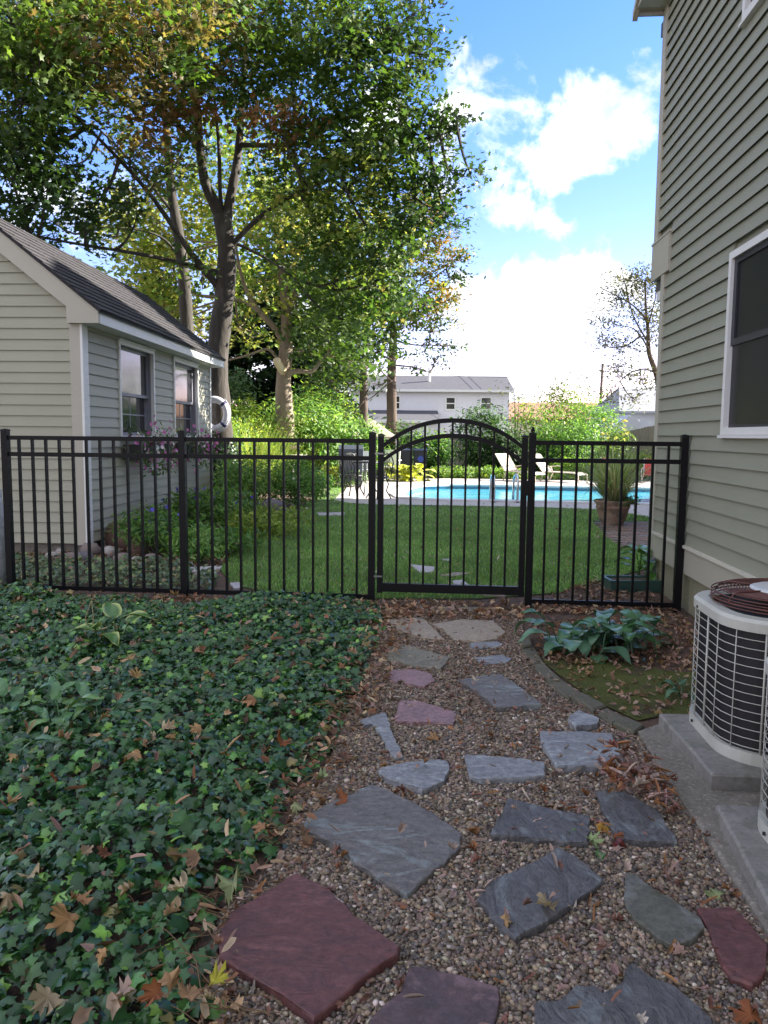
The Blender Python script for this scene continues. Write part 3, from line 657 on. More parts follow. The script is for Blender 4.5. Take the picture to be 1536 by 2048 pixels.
for px, m, lb in [([(819,1128),(869,1133),(868,1143),(840,1145)],PALE,'pale grey stepping stone in the lawn, left of two beyond the gate'),
  ([(879,1150),(911,1144),(940,1146),(911,1152)],PALEP,'thin stepping stone in the lawn in the middle of the gate opening'),
  ([(902,1161),(925,1159),(940,1170),(911,1171)],PALE,'lavender grey stepping stone in the lawn just below the thin one'),
  ([(813,1172),(857,1171),(855,1182),(820,1183)],PALEP,'tan stepping stone in the lawn at the hinge side of the gate'),
  ([(960,1174),(1008,1179),(1011,1191),(961,1189)],PALEP,'rosy stepping stone in the lawn at the latch side of the gate'),
  ([(632,1025),(690,1024),(688,1030),(640,1031)],PALE,'long flat stepping stone far across the lawn by the flower bed'),
  ([(881,1118),(899,1117),(897,1121)],PALE,'tiny grey stepping stone farthest out beyond the gate'),
  ([(376,1134),(445,1131),(428,1151),(395,1153)],PALE,'rounded lavender stone at the foot of the middle fence post'),
  ([(460,1165),(480,1164),(485,1174),(468,1177)],PALE,'small pale stone on the lawn corner behind the left fence')]:
    slab('stepping_stone', px, m, .026, .03, lb, GL, jag=.004, cat='stepping stone'); LAWNST.append([tuple(G(x, y, .026)[:2]) for x, y in px])
slab('threshold_stone', [(832,1212),(990,1214),(1000,1222),(835,1221)], CONC2, .02, .03, 'narrow concrete threshold strip on the ground under the gate', cat='threshold')
# ---- curved edging
ep = [(1040,1262,1056,1262),(1046,1290,1066,1286),(1066,1322,1088,1318),(1098,1358,1124,1352),(1140,1386,1166,1380),(1188,1414,1216,1406),(1228,1438,1252,1426),(1268,1458,1288,1446)]
eg = empty('bed_edging', tuple(G(1100,1360)), label='curved row of dark stone edging between the gravel and the moss bed', cat='edging')
for i in range(len(ep)-1):
    a = [G(ep[i][0],ep[i][1],.05), G(ep[i][2],ep[i][3],.05), G(ep[i+1][2],ep[i+1][3],.05), G(ep[i+1][0],ep[i+1][1],.05)]
    c = sum(a)/4; a = [c+(p-c)*.994+np.array([random.uniform(-.008,.008),random.uniform(-.008,.008),0]) for p in a]; m_ = MB(); zz = .038+random.uniform(-.01,.008)
    pts = [(p[0]-eg.location[0], p[1]-eg.location[1]) for p in a]
    ct = (c[0]-eg.location[0], c[1]-eg.location[1])
    if True:
        m_.v = [(x,y,-.02) for x,y in pts]+[(x,y,zz-.008) for x,y in pts]+[(ct[0]+(x-ct[0])*.9,ct[1]+(y-ct[1])*.9,zz) for x,y in pts]
        m_.f = [(k, (k+1)%4, 4+(k+1)%4, 4+k) for k in range(4)]+[(4+k, 4+(k+1)%4, 8+(k+1)%4, 8+k) for k in range(4)]+[(8,9,10,11)]
    m_.build('edging_stone', EDGE, eg)
# ---- concrete kerb, pads
def slab2(name, pts, z0, z1, m, label, cat, bev=.008):
    c = np.mean(np.array(pts), 0); m_ = MB(); n = len(pts)
    P_ = []
    for i in range(n):      # subdivide + wobble for worn edges
        a, b = np.array(pts[i]), np.array(pts[(i+1)%n]); k = max(1, int(np.linalg.norm(b-a)/.08))
        for j in range(k): P_.append(a+(b-a)*j/k+np.array([random.uniform(-.002,.002), random.uniform(-.002,.002)]))
    n = len(P_)
    for s, zz in ((0,z0),(0,z1-bev),(bev,z1)):
        for q in P_:
            d_ = q-c; l = np.linalg.norm(d_); q2 = d_*(1-s/l*1.2); m_.v.append((q2[0],q2[1],zz))
    for r in range(2): m_.f += [(r*n+i, r*n+(i+1)%n, (r+1)*n+(i+1)%n, (r+1)*n+i) for i in range(n)]
    m_.f.append(tuple(2*n+i for i in range(n)))
    if sum(P_[i-1][0]*P_[i][1]-P_[i][0]*P_[i-1][1] for i in range(n)) < 0: m_.f = [tuple(reversed(f)) for f in m_.f]
    o = m_.build(name, m, None, label=label, cat=cat); o.location = (c[0],c[1],0); return o
k0 = G(1275,1460,.035)[:2]; k1 = G(1536,1858,.035)[:2]; dk_ = (k1-k0)/np.linalg.norm(k1-k0); k2 = k0+dk_*2.9
slab2('concrete_kerb', [tuple(k0),(k0[0]+.14,k0[1]+.10),(2.03,k0[1]+.05),(1.9,k2[1]),tuple(k2)], -.03,.035, CONC2, 'worn concrete kerb slab along the gravel under the air conditioner pads', 'kerb')
slab2('equipment_pad', [(1.215,3.275),(1.19,2.665),(2.0,2.61),(2.03,3.24)], .036,.095, CONC, 'raised concrete pad under the farther air conditioner', 'concrete pad')
slab2('equipment_pad', [(1.115,2.46),(1.0,1.80),(1.93,1.70),(1.96,2.40)], .036,.085, CONC, 'raised concrete pad under the nearer air conditioner at the right edge', 'concrete pad')
# ---- air conditioners
ACW = mat('ac_cream_paint', (.52,.52,.47), .4, (.44,.43,.38), 9, .6)
ACD = mat('ac_fins', (.007,.006,.008), .6, (.014,.012,.015), 60, .7, stretch=(1,1,.1))
RUST = mat('rusty_guard', (.14,.045,.03), .5, (.07,.025,.02), 40, .7)
def rsq(h, r, k=8):
    o = []
    for (cx, cy, a0) in ((h-r,h-r,0),(-(h-r),h-r,90),(-(h-r),-(h-r),180),(h-r,-(h-r),270)):
        for i in range(k+1): t = rad(a0+90*i/k); o.append((cx+r*math.cos(t), cy+r*math.sin(t)))
    return o
def make_ac():
    o = empty('air_conditioner'); hh = .545
    r0 = rsq(.31,.19); 
    MB().prism(rsq(.297,.178), 'z', .03, hh-.04).build('coil', ACD, o, smooth=False)
    MB().prism(rsq(.318,.198), 'z', 0, .045).build('base_pan', ACW, o)
    m_ = MB(); ou = rsq(.322,.202); n = len(ou)
    prof = [(1.0,hh-.046),(1.0,hh-.012),(.965,hh),(.84,hh+.002),(.80,hh-.01)]
    for s, zz in prof: m_.v += [(x*s,y*s,zz) for x,y in ou]
    for r in range(4): m_.f += [(r*n+i, r*n+(i+1)%n, (r+1)*n+(i+1)%n, (r+1)*n+i) for i in range(n)]
    m_.build('top_cover', ACW, o)
    NZ = 13
    for i in range(NZ):
        zz = .045+(hh-.105)*(i+.5)/NZ
        MB().tube([(x,y,zz) for x,y in rsq(.311,.191,6)], .0018, 5, closed=True).build('grille_wire', ACW, o, smooth=True)
    per = rsq(.3135,.1935,12); n = len(per); 
    # bars at even arc distance
    L_ = [0]
    for i in range(n): L_.append(L_[-1]+math.dist(per[i], per[(i+1)%n]))
    NB = 20
    for b in range(NB):
        t = L_[-1]*b/NB; i = max(j for j in range(n) if L_[j] <= t); u = (t-L_[i])/(L_[i+1]-L_[i]+1e-9)
        p, q_ = per[i], per[(i+1)%n]; x, y = p[0]+(q_[0]-p[0])*u, p[1]+(q_[1]-p[1])*u
        MB().tube([(x,y,.03),(x,y,hh-.04)], .0042 if b % 3 == 0 else .0021, 6).build('grille_bar', ACW, o, smooth=True)
    g = MB(); 
    def gz(r): return .012+.048*min(1,(.292-r)/.03)**.6 if r < .292 else .008
    for k in range(13):
        r = .15+k*.0115
        MB().tube([(r*math.cos(t), r*math.sin(t), hh+gz(r)) for t in np.linspace(0,2*math.pi,41)[:-1]], .0026, 5, closed=True).build('guard_ring', RUST, o, smooth=True)
    for zz in (.012,.024,.036,.048): MB().tube([(.29*math.cos(t), .29*math.sin(t), hh+zz) for t in np.linspace(0,2*math.pi,41)[:-1]], .0026, 5, closed=True).build('guard_ring', RUST, o, smooth=True)
    for k in range(6):
        t = k*math.pi/3+.35
        MB().tube([(r*math.cos(t), r*math.sin(t), hh+gz(r)+.004) for r in (.12,.18,.24,.27,.285,.291)], .004, 6).build('guard_spoke', RUST, o, smooth=True)
    MB().lathe([(.148,hh+.060),(.148,hh+.066),(.13,hh+.072),(.0,hh+.076)], 24).build('hub_badge', mat('badge_white',(.55,.55,.54),.35), o, smooth=True)
    MB().prism([(-.08,-.05),(.02,.0),(-.03,.01),(.06,.08),(-.06,.03),(-.02,.0)], 'z', hh+.0765, hh+.0775).build('badge_emblem', RUST, o)
    MB().lathe([(.262,hh-.2),(.262,hh-.01)], 24).build('fan_well', ACD, o)
    for k in range(4):
        t = k*math.pi/2; m_ = MB(); m_.v = [(.04*math.cos(t),.04*math.sin(t),hh-.03),(.23*math.cos(t-.35),.23*math.sin(t-.35),hh-.05),(.23*math.cos(t+.35),.23*math.sin(t+.35),hh-.015),(.04*math.cos(t+.8),.04*math.sin(t+.8),hh-.03),
            (.04*math.cos(t),.04*math.sin(t),hh-.034),(.23*math.cos(t-.35),.23*math.sin(t-.35),hh-.054),(.23*math.cos(t+.35),.23*math.sin(t+.35),hh-.019),(.04*math.cos(t+.8),.04*math.sin(t+.8),hh-.034)]
        m_.f = [(0,1,2,3),(7,6,5,4),(0,4,5,1),(1,5,6,2),(2,6,7,3),(3,7,4,0)]; m_.build('fan_blade', ACD, o)
    for b in (-.75, .75, 2.3, 3.9):
        x, y = .321*math.cos(b), .321*math.sin(b)
    for (x, y) in ((-.1,-.323),(-.323,.1),(.12,-.323)):
        for zz in (hh-.035,.022): MB().tube([(x*.99,y*.99,zz),(x*1.012,y*1.012,zz)], .006, 8).build('bolt', ACD, o)
    return o
def copy_tree(o, parent=None):
    c = o.copy(); COL.objects.link(c); c.parent = parent
    for ch in list(o.children): copy_tree(ch, c)
    return c
ac = make_ac(); ac.location = (1.615,3.005,.096); ac.rotation_euler = (0,0,-HW)
tag(ac, 'round cornered air conditioner with cream wire grille and rusty fan guard, farther of two', 'air conditioner', 'air conditioners beside the house')
ac2 = copy_tree(ac); ac2.location = (1.475,2.10,.086); ac2.rotation_euler = (0,0,-HW)
tag(ac2, 'air conditioner cut off by the right edge, nearer of two beside the house', 'air conditioner', 'air conditioners beside the house')

# ================================================================== PEBBLES, IVY, LITTER
def ico():
    p = (1+5**.5)/2; V = np.array([(-1,p,0),(1,p,0),(-1,-p,0),(1,-p,0),(0,-1,p),(0,1,p),(0,-1,-p),(0,1,-p),(p,0,-1),(p,0,1),(-p,0,-1),(-p,0,1)], float); V /= np.linalg.norm(V[0])
    T = np.array([(0,11,5),(0,5,1),(0,1,7),(0,7,10),(0,10,11),(1,5,9),(5,11,4),(11,10,2),(10,7,6),(7,1,8),(3,9,4),(3,4,2),(3,2,6),(3,6,8),(3,8,9),(4,9,5),(2,4,11),(6,2,10),(8,6,7),(9,8,1)])
    return V, T
IV, IT = ico()
stones = [[G(x, y, h)[:2] for x, y in px] for (px, m, h, th, lb) in ST]
def pebbles(name, poly, n, rmin, rmax, cols, wts, zb=.008, **k):
    q = sample(poly, n)
    for s_ in stones:
        c = np.mean(s_, 0); sh = [c+(p-c)*.97 for p in s_]; q = q[~inpoly(q, sh)]
    n = len(q); r = rmin+(rmax-rmin)*rng.random(n)**2.2
    ax = np.stack([r*rng.uniform(.75,1.45,n), r*rng.uniform(.7,1.1,n), r*rng.uniform(.5,.8,n)], 1)
    th = rng.uniform(0, 6.28, n); c, s = np.cos(th), np.sin(th)
    Vn = IV[None]*(1+rng.uniform(-.22,.22,(n,12,1)))*ax[:,None,:]
    tilt = rng.uniform(-.5,.5,n); ct, st = np.cos(tilt), np.sin(tilt)
    y2 = Vn[...,1]*ct[:,None]-Vn[...,2]*st[:,None]; z2 = Vn[...,1]*st[:,None]+Vn[...,2]*ct[:,None]
    X = Vn[...,0]*c[:,None]-y2*s[:,None]+q[:,0:1]; Y = Vn[...,0]*s[:,None]+y2*c[:,None]+q[:,1:2]; Z = z2+zb+(r*rng.uniform(.15,.7,n))[:,None]
    P_ = np.stack([X,Y,Z],-1).reshape(-1,3); TT = (IT[None]+(np.arange(n)*12)[:,None,None]).reshape(-1,3)
    C_ = np.repeat(palette(n, cols, wts, .3), 12, 0)
    return npmesh(name, P_, TT, PEB, C_, None, smooth=True, kind='stuff', **k)
GC = [(.20,.145,.10),(.29,.21,.145),(.145,.11,.088),(.44,.36,.27),(.23,.18,.155),(.10,.082,.072),(.58,.50,.42)]
near = [p for p in PATHP]
def clip(poly, y0, y1):
    return [(p[0], min(max(p[1], y0), y1), 0) for p in poly]
near_px = [(430,2200)]+[p for p in reversed(ivy_edge) if p[1] >= 1440]+[(690,1440),(1240,1440),(1290,1480),(1350,1580),(1536,1850),(1700,2100),(1760,2200)]
NEARP = [tuple(G(*p)) for p in near_px]
pebbles('gravel', NEARP, 56000, .0036, .0095, GC, [5,5,4,2.2,4,3,.7], label='loose brown and grey pea gravel covering the near half of the path', cat='gravel')
far_px = [(690,1440),(712,1400),(735,1350),(752,1300),(768,1262),(775,1225),(1044,1225),(1046,1280),(1072,1318),(1115,1368),(1190,1415),(1240,1440)]
FARP = [tuple(G(*p)) for p in far_px]
pebbles('gravel', FARP, 19000, .0045, .009, GC, [5,5,3.5,1.6,4,3,.5], label='loose brown pea gravel on the far half of the path up to the gate', cat='gravel')

IVYP = [(-4.4,.4,0),(-4.4,6.05,0),tuple(G(60,1196)),tuple(G(200,1212)),tuple(G(380,1222)),tuple(G(560,1206)),tuple(G(700,1214))]+[tuple(G(*p)) for p in ivy_edge]+[(-.45,.4,0)]
def ivy_patch(name, poly, n, hgt, label, dens=None, size=(.013,.034)):
    q = sample(poly, n)
    e_ = np.array([p[:2] for p in poly])
    keep = np.ones(len(q), bool)
    nz = vnoise(q, 5, 1)+.6*vnoise(q, 13, 4)
    bare = (vnoise(q, 3.1, 9)*.6+vnoise(q, 9, 3)*.5) > .62
    keep &= ~bare | (rng.random(len(q)) < .35)
    # thin out towards the gravel
    dmin = np.full(len(q), 9.)
    for i in range(len(ivy_edge)-1):
        a, b = G(*ivy_edge[i])[:2], G(*ivy_edge[i+1])[:2]; ab = b-a; t = np.clip(((q-a)@ab)/(ab@ab), 0, 1); dmin = np.minimum(dmin, np.linalg.norm(q-(a+t[:,None]*ab), axis=1))
    keep &= rng.random(len(q)) < np.clip(dmin/.13+.10, 0, 1)
    q = q[keep]; nz = nz[keep]; dm = dmin[keep]; n = len(q)
    z = (.035+hgt*(.5+.35*nz))*np.clip(dm/.35+.15, 0, 1)*rng.uniform(.2,1.0,n)**.8+.012
    nr = np.stack([rng.normal(0,.55,n), rng.normal(-.22,.55,n), np.ones(n)], 1)
    sz = rng.uniform(*size, n)*np.where(rng.random(n) < .15, 1.25, 1)
    c = palette(n, [(.024,.080,.020),(.040,.112,.025),(.016,.056,.020),(.076,.185,.034),(.17,.31,.055),(.050,.11,.048),(.16,.13,.045)], [6,5,5,2.2,.8,2,.35], .34)
    V, T, C_ = scatter(IVY, np.column_stack([q, z]), nr, sz, c)
    return npmesh(name, V, T, LEAFG, C_, None, kind='stuff', label=label, cat='ivy')
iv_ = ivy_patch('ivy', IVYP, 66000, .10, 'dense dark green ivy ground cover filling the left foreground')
m_ = MB()
for i in range(150):      # runners creeping out at the border and between the leaves
    k = random.randrange(len(ivy_edge)-2); e0 = ivy_edge[k]; t = random.random(); e1 = ivy_edge[k+1]
    p = G(e0[0]+(e1[0]-e0[0])*t-random.uniform(10,260)*(1 if i % 3 else .2), e0[1]+(e1[1]-e0[1])*t); a = random.uniform(-.9,.9); pts = []
    for j in range(6):
        if any(inpoly(np.array([p[:2]]), st_)[0] for st_ in stones): break
        pts.append((p[0], p[1], .02+.05*random.random()*(1-j/6))); p = p+np.array([math.cos(a),math.sin(a),0])*random.uniform(.03,.06); a += random.uniform(-.5,.5)
    if len(pts) > 2: m_.tube(smoothpath(pts,2), .0015, 4)
m_.build('vine_stems', mat('vine_stem',(.16,.10,.05),.8), iv_, kind='stuff')
IVP2 = [(-4.6,6.4,0),tuple(G(30,1180)),tuple(G(340,1186)),tuple(G(420,1190)),tuple(G(440,1165)),tuple(G(330,1135)),tuple(G(180,1138)),tuple(G(40,1130)),(-4.6,7.3,0)]
n = 3400; q = sample(IVP2, n)
V, T, C_ = scatter(IVY, np.column_stack([q, rng.uniform(.02,.13,n)]), np.stack([rng.normal(0,.5,n), rng.normal(-.3,.5,n), np.ones(n)],1), rng.uniform(.018,.036,n), palette(n, [(.06,.11,.035),(.035,.07,.03),(.13,.17,.06),(.16,.11,.06)], [4,4,2,1.2]))
npmesh('ivy', V, T, LEAFG, C_, None, kind='stuff', label='thin ivy and weeds behind the left fence in front of the shed', cat='ivy')

DC = [(.36,.20,.12),(.44,.28,.17),(.26,.12,.07),(.50,.37,.24),(.36,.23,.19),(.20,.11,.075)]
def litter(name, poly, n, size, label, cols=DC, wts=None, tm=CURL, zb=.014, zv=.02, sxr=(.45,1.0), up=.5, avoid=False, m=DRY):
    q = sample(poly, n); 
    z = zb+rng.random(n)*zv
    for s_ in stones:
        inside = inpoly(q, s_); z[inside] += .03
        if avoid: 
            kp = ~inside | (rng.random(len(q)) < .12); q = q[kp]; z = z[kp]
    n = len(q); pick = rng.random(n); ps = []
    for tm_, lo, hi, k_ in ((CURL, 0, .35, 1.), (FRAG, .35, .82, .8), (MLC, .82, 1.01, 1.05)):
        w_ = (pick >= lo) & (pick < hi); nn = int(w_.sum())
        if not nn: continue
        ps.append(scatter(tm_, np.column_stack([q[w_], z[w_]]), np.stack([rng.normal(0,up,nn), rng.normal(0,up,nn), np.ones(nn)],1), rng.uniform(*size,nn)*k_, palette(nn, cols, wts, .38), sx=rng.uniform(*sxr,nn)))
    V, T, C_ = join(ps)
    return npmesh(name, V, T, m, C_, None, kind='stuff', label=label, cat='leaf litter')
litter('leaf_litter', IVYP, 1700, (.018,.040), 'small tan dead leaves caught among the ivy', zb=.05, zv=.075)
EDGEP = [tuple(G(*p)) for p in ivy_edge]+[tuple(G(x+75-(i*0), y)) for i, (x, y) in reversed(list(enumerate(ivy_edge)))]
EDGE2 = [tuple(G(x-60, y)) for x, y in ivy_edge]+[tuple(G(x+55, y)) for x, y in reversed(ivy_edge)]
litter('leaf_litter', EDGE2, 900, (.012,.030), 'brown leaf litter lining the border of ivy and gravel', zb=.012, zv=.035)
litter('leaf_litter', gpoly([(-400,1196),(-400,1225),(200,1228),(380,1236),(700,1232),(780,1245),(1046,1245),(1060,1230),(1360,1240),(1360,1216),(760,1206),(360,1196)]), 2300, (.014,.04), 'dry brown leaves drifted along the bottom of the fence')
litter('leaf_litter', gpoly([(1060,1250),(1370,1235),(1400,1300),(1395,1350),(1250,1335),(1120,1335),(1080,1320)]), 900, (.014,.036), 'dry pinkish leaves around the large hosta', cols=[(.34,.20,.15),(.42,.28,.22),(.22,.11,.07),(.30,.20,.10)])
litter('leaf_litter', MOSSP, 170, (.014,.03), 'scattered dry leaves lying on the moss', cols=[(.40,.27,.20),(.30,.17,.10)])
litter('leaf_litter', NEARP, 950, (.012,.030), 'pink and brown curled leaf fragments on the near gravel', cols=[(.38,.25,.22),(.26,.13,.10),(.42,.32,.27),(.32,.15,.07)], avoid=True, sxr=(.3,.7))
litter('leaf_litter', FARP, 2100, (.011,.026), 'pale curled leaf fragments on the far gravel', cols=[(.38,.26,.22),(.28,.16,.12),(.42,.33,.27)], avoid=True, sxr=(.3,.7))
litter('leaf_litter', gpoly([(1170,1545),(1240,1535),(1310,1560),(1360,1620),(1330,1660),(1280,1640),(1250,1622),(1215,1600)]), 170, (.02,.042), 'heap of curled pink and rust leaves on and above the half covered slate', cols=[(.40,.26,.25),(.30,.13,.09),(.45,.33,.30),(.33,.15,.07)], zb=.045, zv=.05, sxr=(.3,.6))
litter('leaf_litter', gpoly([(1080,1230),(1110,1195),(1180,1165),(1300,1150),(1310,1200),(1350,1225)]), 700, (.014,.034), 'pale dry leaves on the soil behind the short fence panel', cols=[(.42,.30,.22),(.30,.19,.13),(.2,.11,.08)])
litter('leaf_litter', gpoly([(30,1090),(170,1092),(330,1080),(440,1060),(500,1080),(440,1140),(330,1130),(30,1140)]), 1200, (.018,.04), 'brown leaf litter on the bed along the shed')
# individual large maple leaves
ML = []
spots = [(170,1705,'cream','cream maple leaf curled on the ivy, middle left'),(285,1480,'tan','tan leaf on the ivy right of the pointed leaf clumps'),(150,1800,'tan','long tan folded leaf on the lower left ivy'),(362,1775,'cream','pale leaf on the ivy left of the red slab top corner'),
(465,1772,'green','large faded green maple leaf touching the top of the big red slab'),(268,1505,'tan','wide ragged tan maple leaf in the middle of the ivy'),(60,1755,'cream','cream leaf near the left edge, lower half'),(12,1790,'cream','big cream leaf half cut by the left edge'),
(340,1965,'tan','brown folded leaf on the ivy border below the red slab'),(312,1985,'rust','rust leaf on the soil left of the red slab bottom'),(205,1440,'tan','tan leaf beside the browning pointed leaf clump'),(262,1318,'tan','tan leaf right of the variegated hosta'),
(345,1470,'tan','tan leaf in the upper middle of the ivy'),(398,1460,'tan','pale orange leaf right of the upper middle ivy leaf'),(590,1610,'green','green and tan leaf at the left tip of the largest slate'),(528,1655,'tan','tan crumpled leaf left of the largest slate'),
(508,1400,'tan','orange tan leaf on the ivy closest to the slim slate wedge'),(130,1478,'tan','tan leaf under the pointed leaf clumps'),(30,1510,'tan','tan leaf at the left edge below the leafy clumps'),(108,1560,'rust','small orange leaf on the ivy, left of centre'),
(20,1605,'tan','tan leaf at the left edge, half way down the ivy'),(420,1345,'tan','small tan leaf on the far ivy toward the middle post'),(275,1352,'tan','small tan leaf below the variegated hosta'),(560,1490,'rust','rusty leaf at the ivy border beside the slate wedge'),
(620,1680,'rust','rusty leaf on the gravel under the left corner of the largest slate'),(140,1838,'tan','upright tan torn maple leaf at lower left'),(375,1990,'tan','tan leaf on the soil just left of the red slab point'),(95,1995,'cream','cream leaf near the bottom left corner'),
(210,1905,'tan','small tan leaf in the bottom left ivy'),(1232,1672,'rust','rust leaf touching the half covered slate'),(1432,1790,'green','green and brown round leaf on the gravel by the kerb'),(1500,2035,'rust','rusty orange leaf at the bottom right corner'),
(870,1480,'tan','tan twisted leaf on the gravel above the blue slates'),(640,1560,'green','yellow green leaf at the ivy border above the largest slate'),(1320,1422,'tan','tan leaf on the moss beside the concrete pad'),(1205,1650,'ochre','orange leaf between the two dark slates'),
(430,1965,'yellow','bright yellow fallen leaf left of the red slab'),(655,1232,'tan','tan leaf lying along the fence bottom near the gate'),(742,1226,'tan','pale leaf beside the gate hinge post foot'),(350,1192,'tan','tan leaf at the foot of the middle fence post'),
(690,1600,'rust','rusty leaf at the upper edge of the largest slate'),(1180,1680,'green','small green leaf between the dark slates'),(1095,1815,'cream','curled cream and brown leaf resting on the charcoal slate'),(1010,1838,'tan','long curled leaf on the lower corner of the charcoal slate')]
CM = {'cream':(.46,.36,.22),'tan':(.40,.24,.12),'rust':(.27,.10,.045),'green':(.28,.33,.16),'ochre':(.42,.22,.05),'yellow':(.45,.42,.06)}
for (px, py, kd, lb_) in spots:
    on_ivy = px < 600 and py > 1230
    p = G(px, py, .12 if on_ivy else .03)
    s = random.uniform(.030,.046)*(1 if py > 1400 else 1.15)*(1.45 if (px,py) in ((465,1772),(268,1505),(140,1838)) else 1)
    V, T, ti = MAPLE; V = V.copy(); cu = random.uniform(.5,1.3); V[:,2] += cu*(V[:,0]**2)*random.choice((1,1,-.8))+random.uniform(-.3,.8)*V[:,1]**2+rng.uniform(-.16,.16,len(V)); V[:,0] *= random.uniform(.55,1.0); V[:,:2] *= rng.uniform(.85,1.1,(len(V),1))
    nr = np.array([[random.gauss(0,.5), random.gauss(-.35,.4), 1.]])
    VV, TT, CC = scatter((V,T,ti), np.zeros((1,3)), nr, np.array([s]), palette(1,[CM[kd]],None,.12))
    CC = CC*rng.uniform(.65,1.15,(len(CC),1))
    o = npmesh('fallen_leaf', VV, TT, DRY, CC, None, label=lb_, cat='leaf', group={'cream':'cream maple leaves on the ivy','tan':'tan maple leaves','rust':'rusty fallen leaves','green':'fading green leaves','ochre':'orange leaves','yellow':'yellow leaves'}[kd])
    o.location = tuple(p)

# ================================================================== PLANTS
def broad_leaf(root, yaw, length, width, arch_, lift, m, col, edge=None, cup=.18, stem=.12, parent=None, name='leaf'):
    K = 9; V, T, C_ = [], [], []; d_ = np.array([math.cos(yaw), math.sin(yaw), 0]); s_ = np.array([-math.sin(yaw), math.cos(yaw), 0])
    base = np.array(root)+d_*stem*.45+np.array([0,0,lift]); th = arch_[0]; p = base.copy()
    for i in range(K):
        u = i/(K-1); w_ = width*(math.sin(math.pi*min(u*1.0,1)**.62)**.85 if 0 < u < 1 else .02)*(1 if u < .9 else .8)
        nrm = np.array([0,0,1])*math.cos(th)-d_*math.sin(th)
        for j, v in enumerate((-1,-.6,0,.6,1)):
            V.append(p+s_*w_*v*.5+nrm*(abs(v)**1.5*cup*w_*.5+.006*math.sin(u*9+v*3))); f = 1.18 if v == 0 else 1
            C_.append(np.array(edge if (edge is not None and abs(v) == 1) else col)*f)
        step = length/(K-1); p = p+(d_*math.cos(th)+np.array([0,0,1])*math.sin(th))*step; th += arch_[1]/(K-1)
    for i in range(K-1):
        for j in range(4): a = i*5+j; T += [(a,a+1,a+6),(a,a+6,a+5)]
    n = len(V); r = np.array(root)     # stem
    side = s_*.004
    V += [r-side, r+side, base-side, base+side, r+d_*.006, base+d_*.006]; C_ += [np.array(col)*.9]*6
    T += [(n,n+1,n+3),(n,n+3,n+2),(n+1,n+4,n+5),(n+1,n+5,n+3),(n+4,n,n+2),(n+4,n+2,n+5)]
    return npmesh(name, np.array(V), np.array(T), m, np.array(C_), parent, smooth=True)
def hosta(loc, nl, L_, W_, cols, label, cat='hosta', edge=None, spread=.12, lift=(.08,.25), group=None, droop=(-1.0,-2.0), cup=.18):
    o = empty('hosta', loc, 0, label=label, cat=cat, group=group)
    for i in range(nl):
        yaw = i*2.4+random.uniform(-.3,.3); u = (i+.5)/nl; c = np.array(random.choice(cols))*random.uniform(.85,1.15)
        r = (random.uniform(-1,1)*spread, random.uniform(-.6,.6)*spread, 0)
        broad_leaf(r, yaw, L_*random.uniform(.75,1.15), W_*random.uniform(.8,1.15), (random.uniform(.3,.9)*(1.2-u), random.uniform(*sorted(droop))), lift[1]-(lift[1]-lift[0])*u, LEAFG, c, edge, cup=cup, stem=random.uniform(.06,.2), parent=o)
    return o
BG = [(.09,.19,.11),(.11,.22,.14),(.06,.15,.055),(.08,.18,.08)]
hb = G(1200,1302); hosta(hb, 64, .19, .115, BG, 'large blue green hosta with broad drooping leaves in front of the short fence panel', spread=.32, lift=(.03,.19))
hosta(G(215,1312)+[0,0,.0], 6, .20, .105, [(.07,.16,.04)], 'small variegated hosta with yellow edged leaves rising from the ivy', edge=(.50,.55,.18), spread=.05, lift=(.12,.24), droop=(-.4,-1.1), cup=.3)
m_ = MB(); r = G(170,1300); m_.tube([r+[0,0,.0], r+[.01,0,.2], r+[.05,.0,.31], r+[.075,0,.33]], [.004,.003,.0025,.002], 5); m_.tube([r+[.05,0,.0], r+[.055,0,.2], r+[.05,0,.3]], .003, 5)
m_.build('dry_stalk', mat('dry_stalk_tan',(.35,.27,.15),.8), None, label='two thin dry flower stalks above the variegated hosta', cat='dry stalk')
lily_l = [(.09,.20,.075),(.12,.23,.07),(.07,.17,.08)]
for (px, py, n, lb) in ((30,1455,11,'leafy lily of the valley clump at the left picture edge'),(130,1470,12,'pointed leaf clump in the ivy below the variegated hosta'),(205,1465,9,'pointed leaf clump with a browning leaf right of its twin in the ivy'),(15,1560,6,'low leafy clump at the lower left picture edge')):
    o = hosta(G(px, py), n, .17, .055, lily_l, lb, 'plant', spread=.06, lift=(.08,.13), droop=(-.6,-1.4)); o.name = 'lily_plant'
o = hosta(G(1372,1400), 7, .10, .045, [(.06,.13,.06)], 'small leafy plant in the moss beside the air conditioner', 'plant', spread=.03, lift=(.03,.08)); o.name = 'leafy_seedling'
o = hosta(G(1262,1330), 3, .035, .02, [(.04,.09,.10)], 'tiny blue green sprout alone in the moss', 'plant', spread=.01, lift=(.01,.02)); o.name = 'seedling'
o = hosta(G(1195,1700), 5, .045, .04, [(.10,.20,.08),(.12,.02,.015)], 'small green and dark red weed between the dark slates', 'plant', spread=.02, lift=(.005,.02)); o.name = 'weed'
hosta(G(1285,1172), 16, .26, .10, [(.07,.17,.03),(.10,.22,.04)], 'bright green hosta by the green trough at the house corner', spread=.10, lift=(.15,.32))
hosta(G(815,963), 60, .42, .26, [(.50,.52,.05),(.58,.60,.10),(.40,.44,.05)], 'bright yellow hosta mound beside the pool bins', spread=.42, lift=(.05,.40))
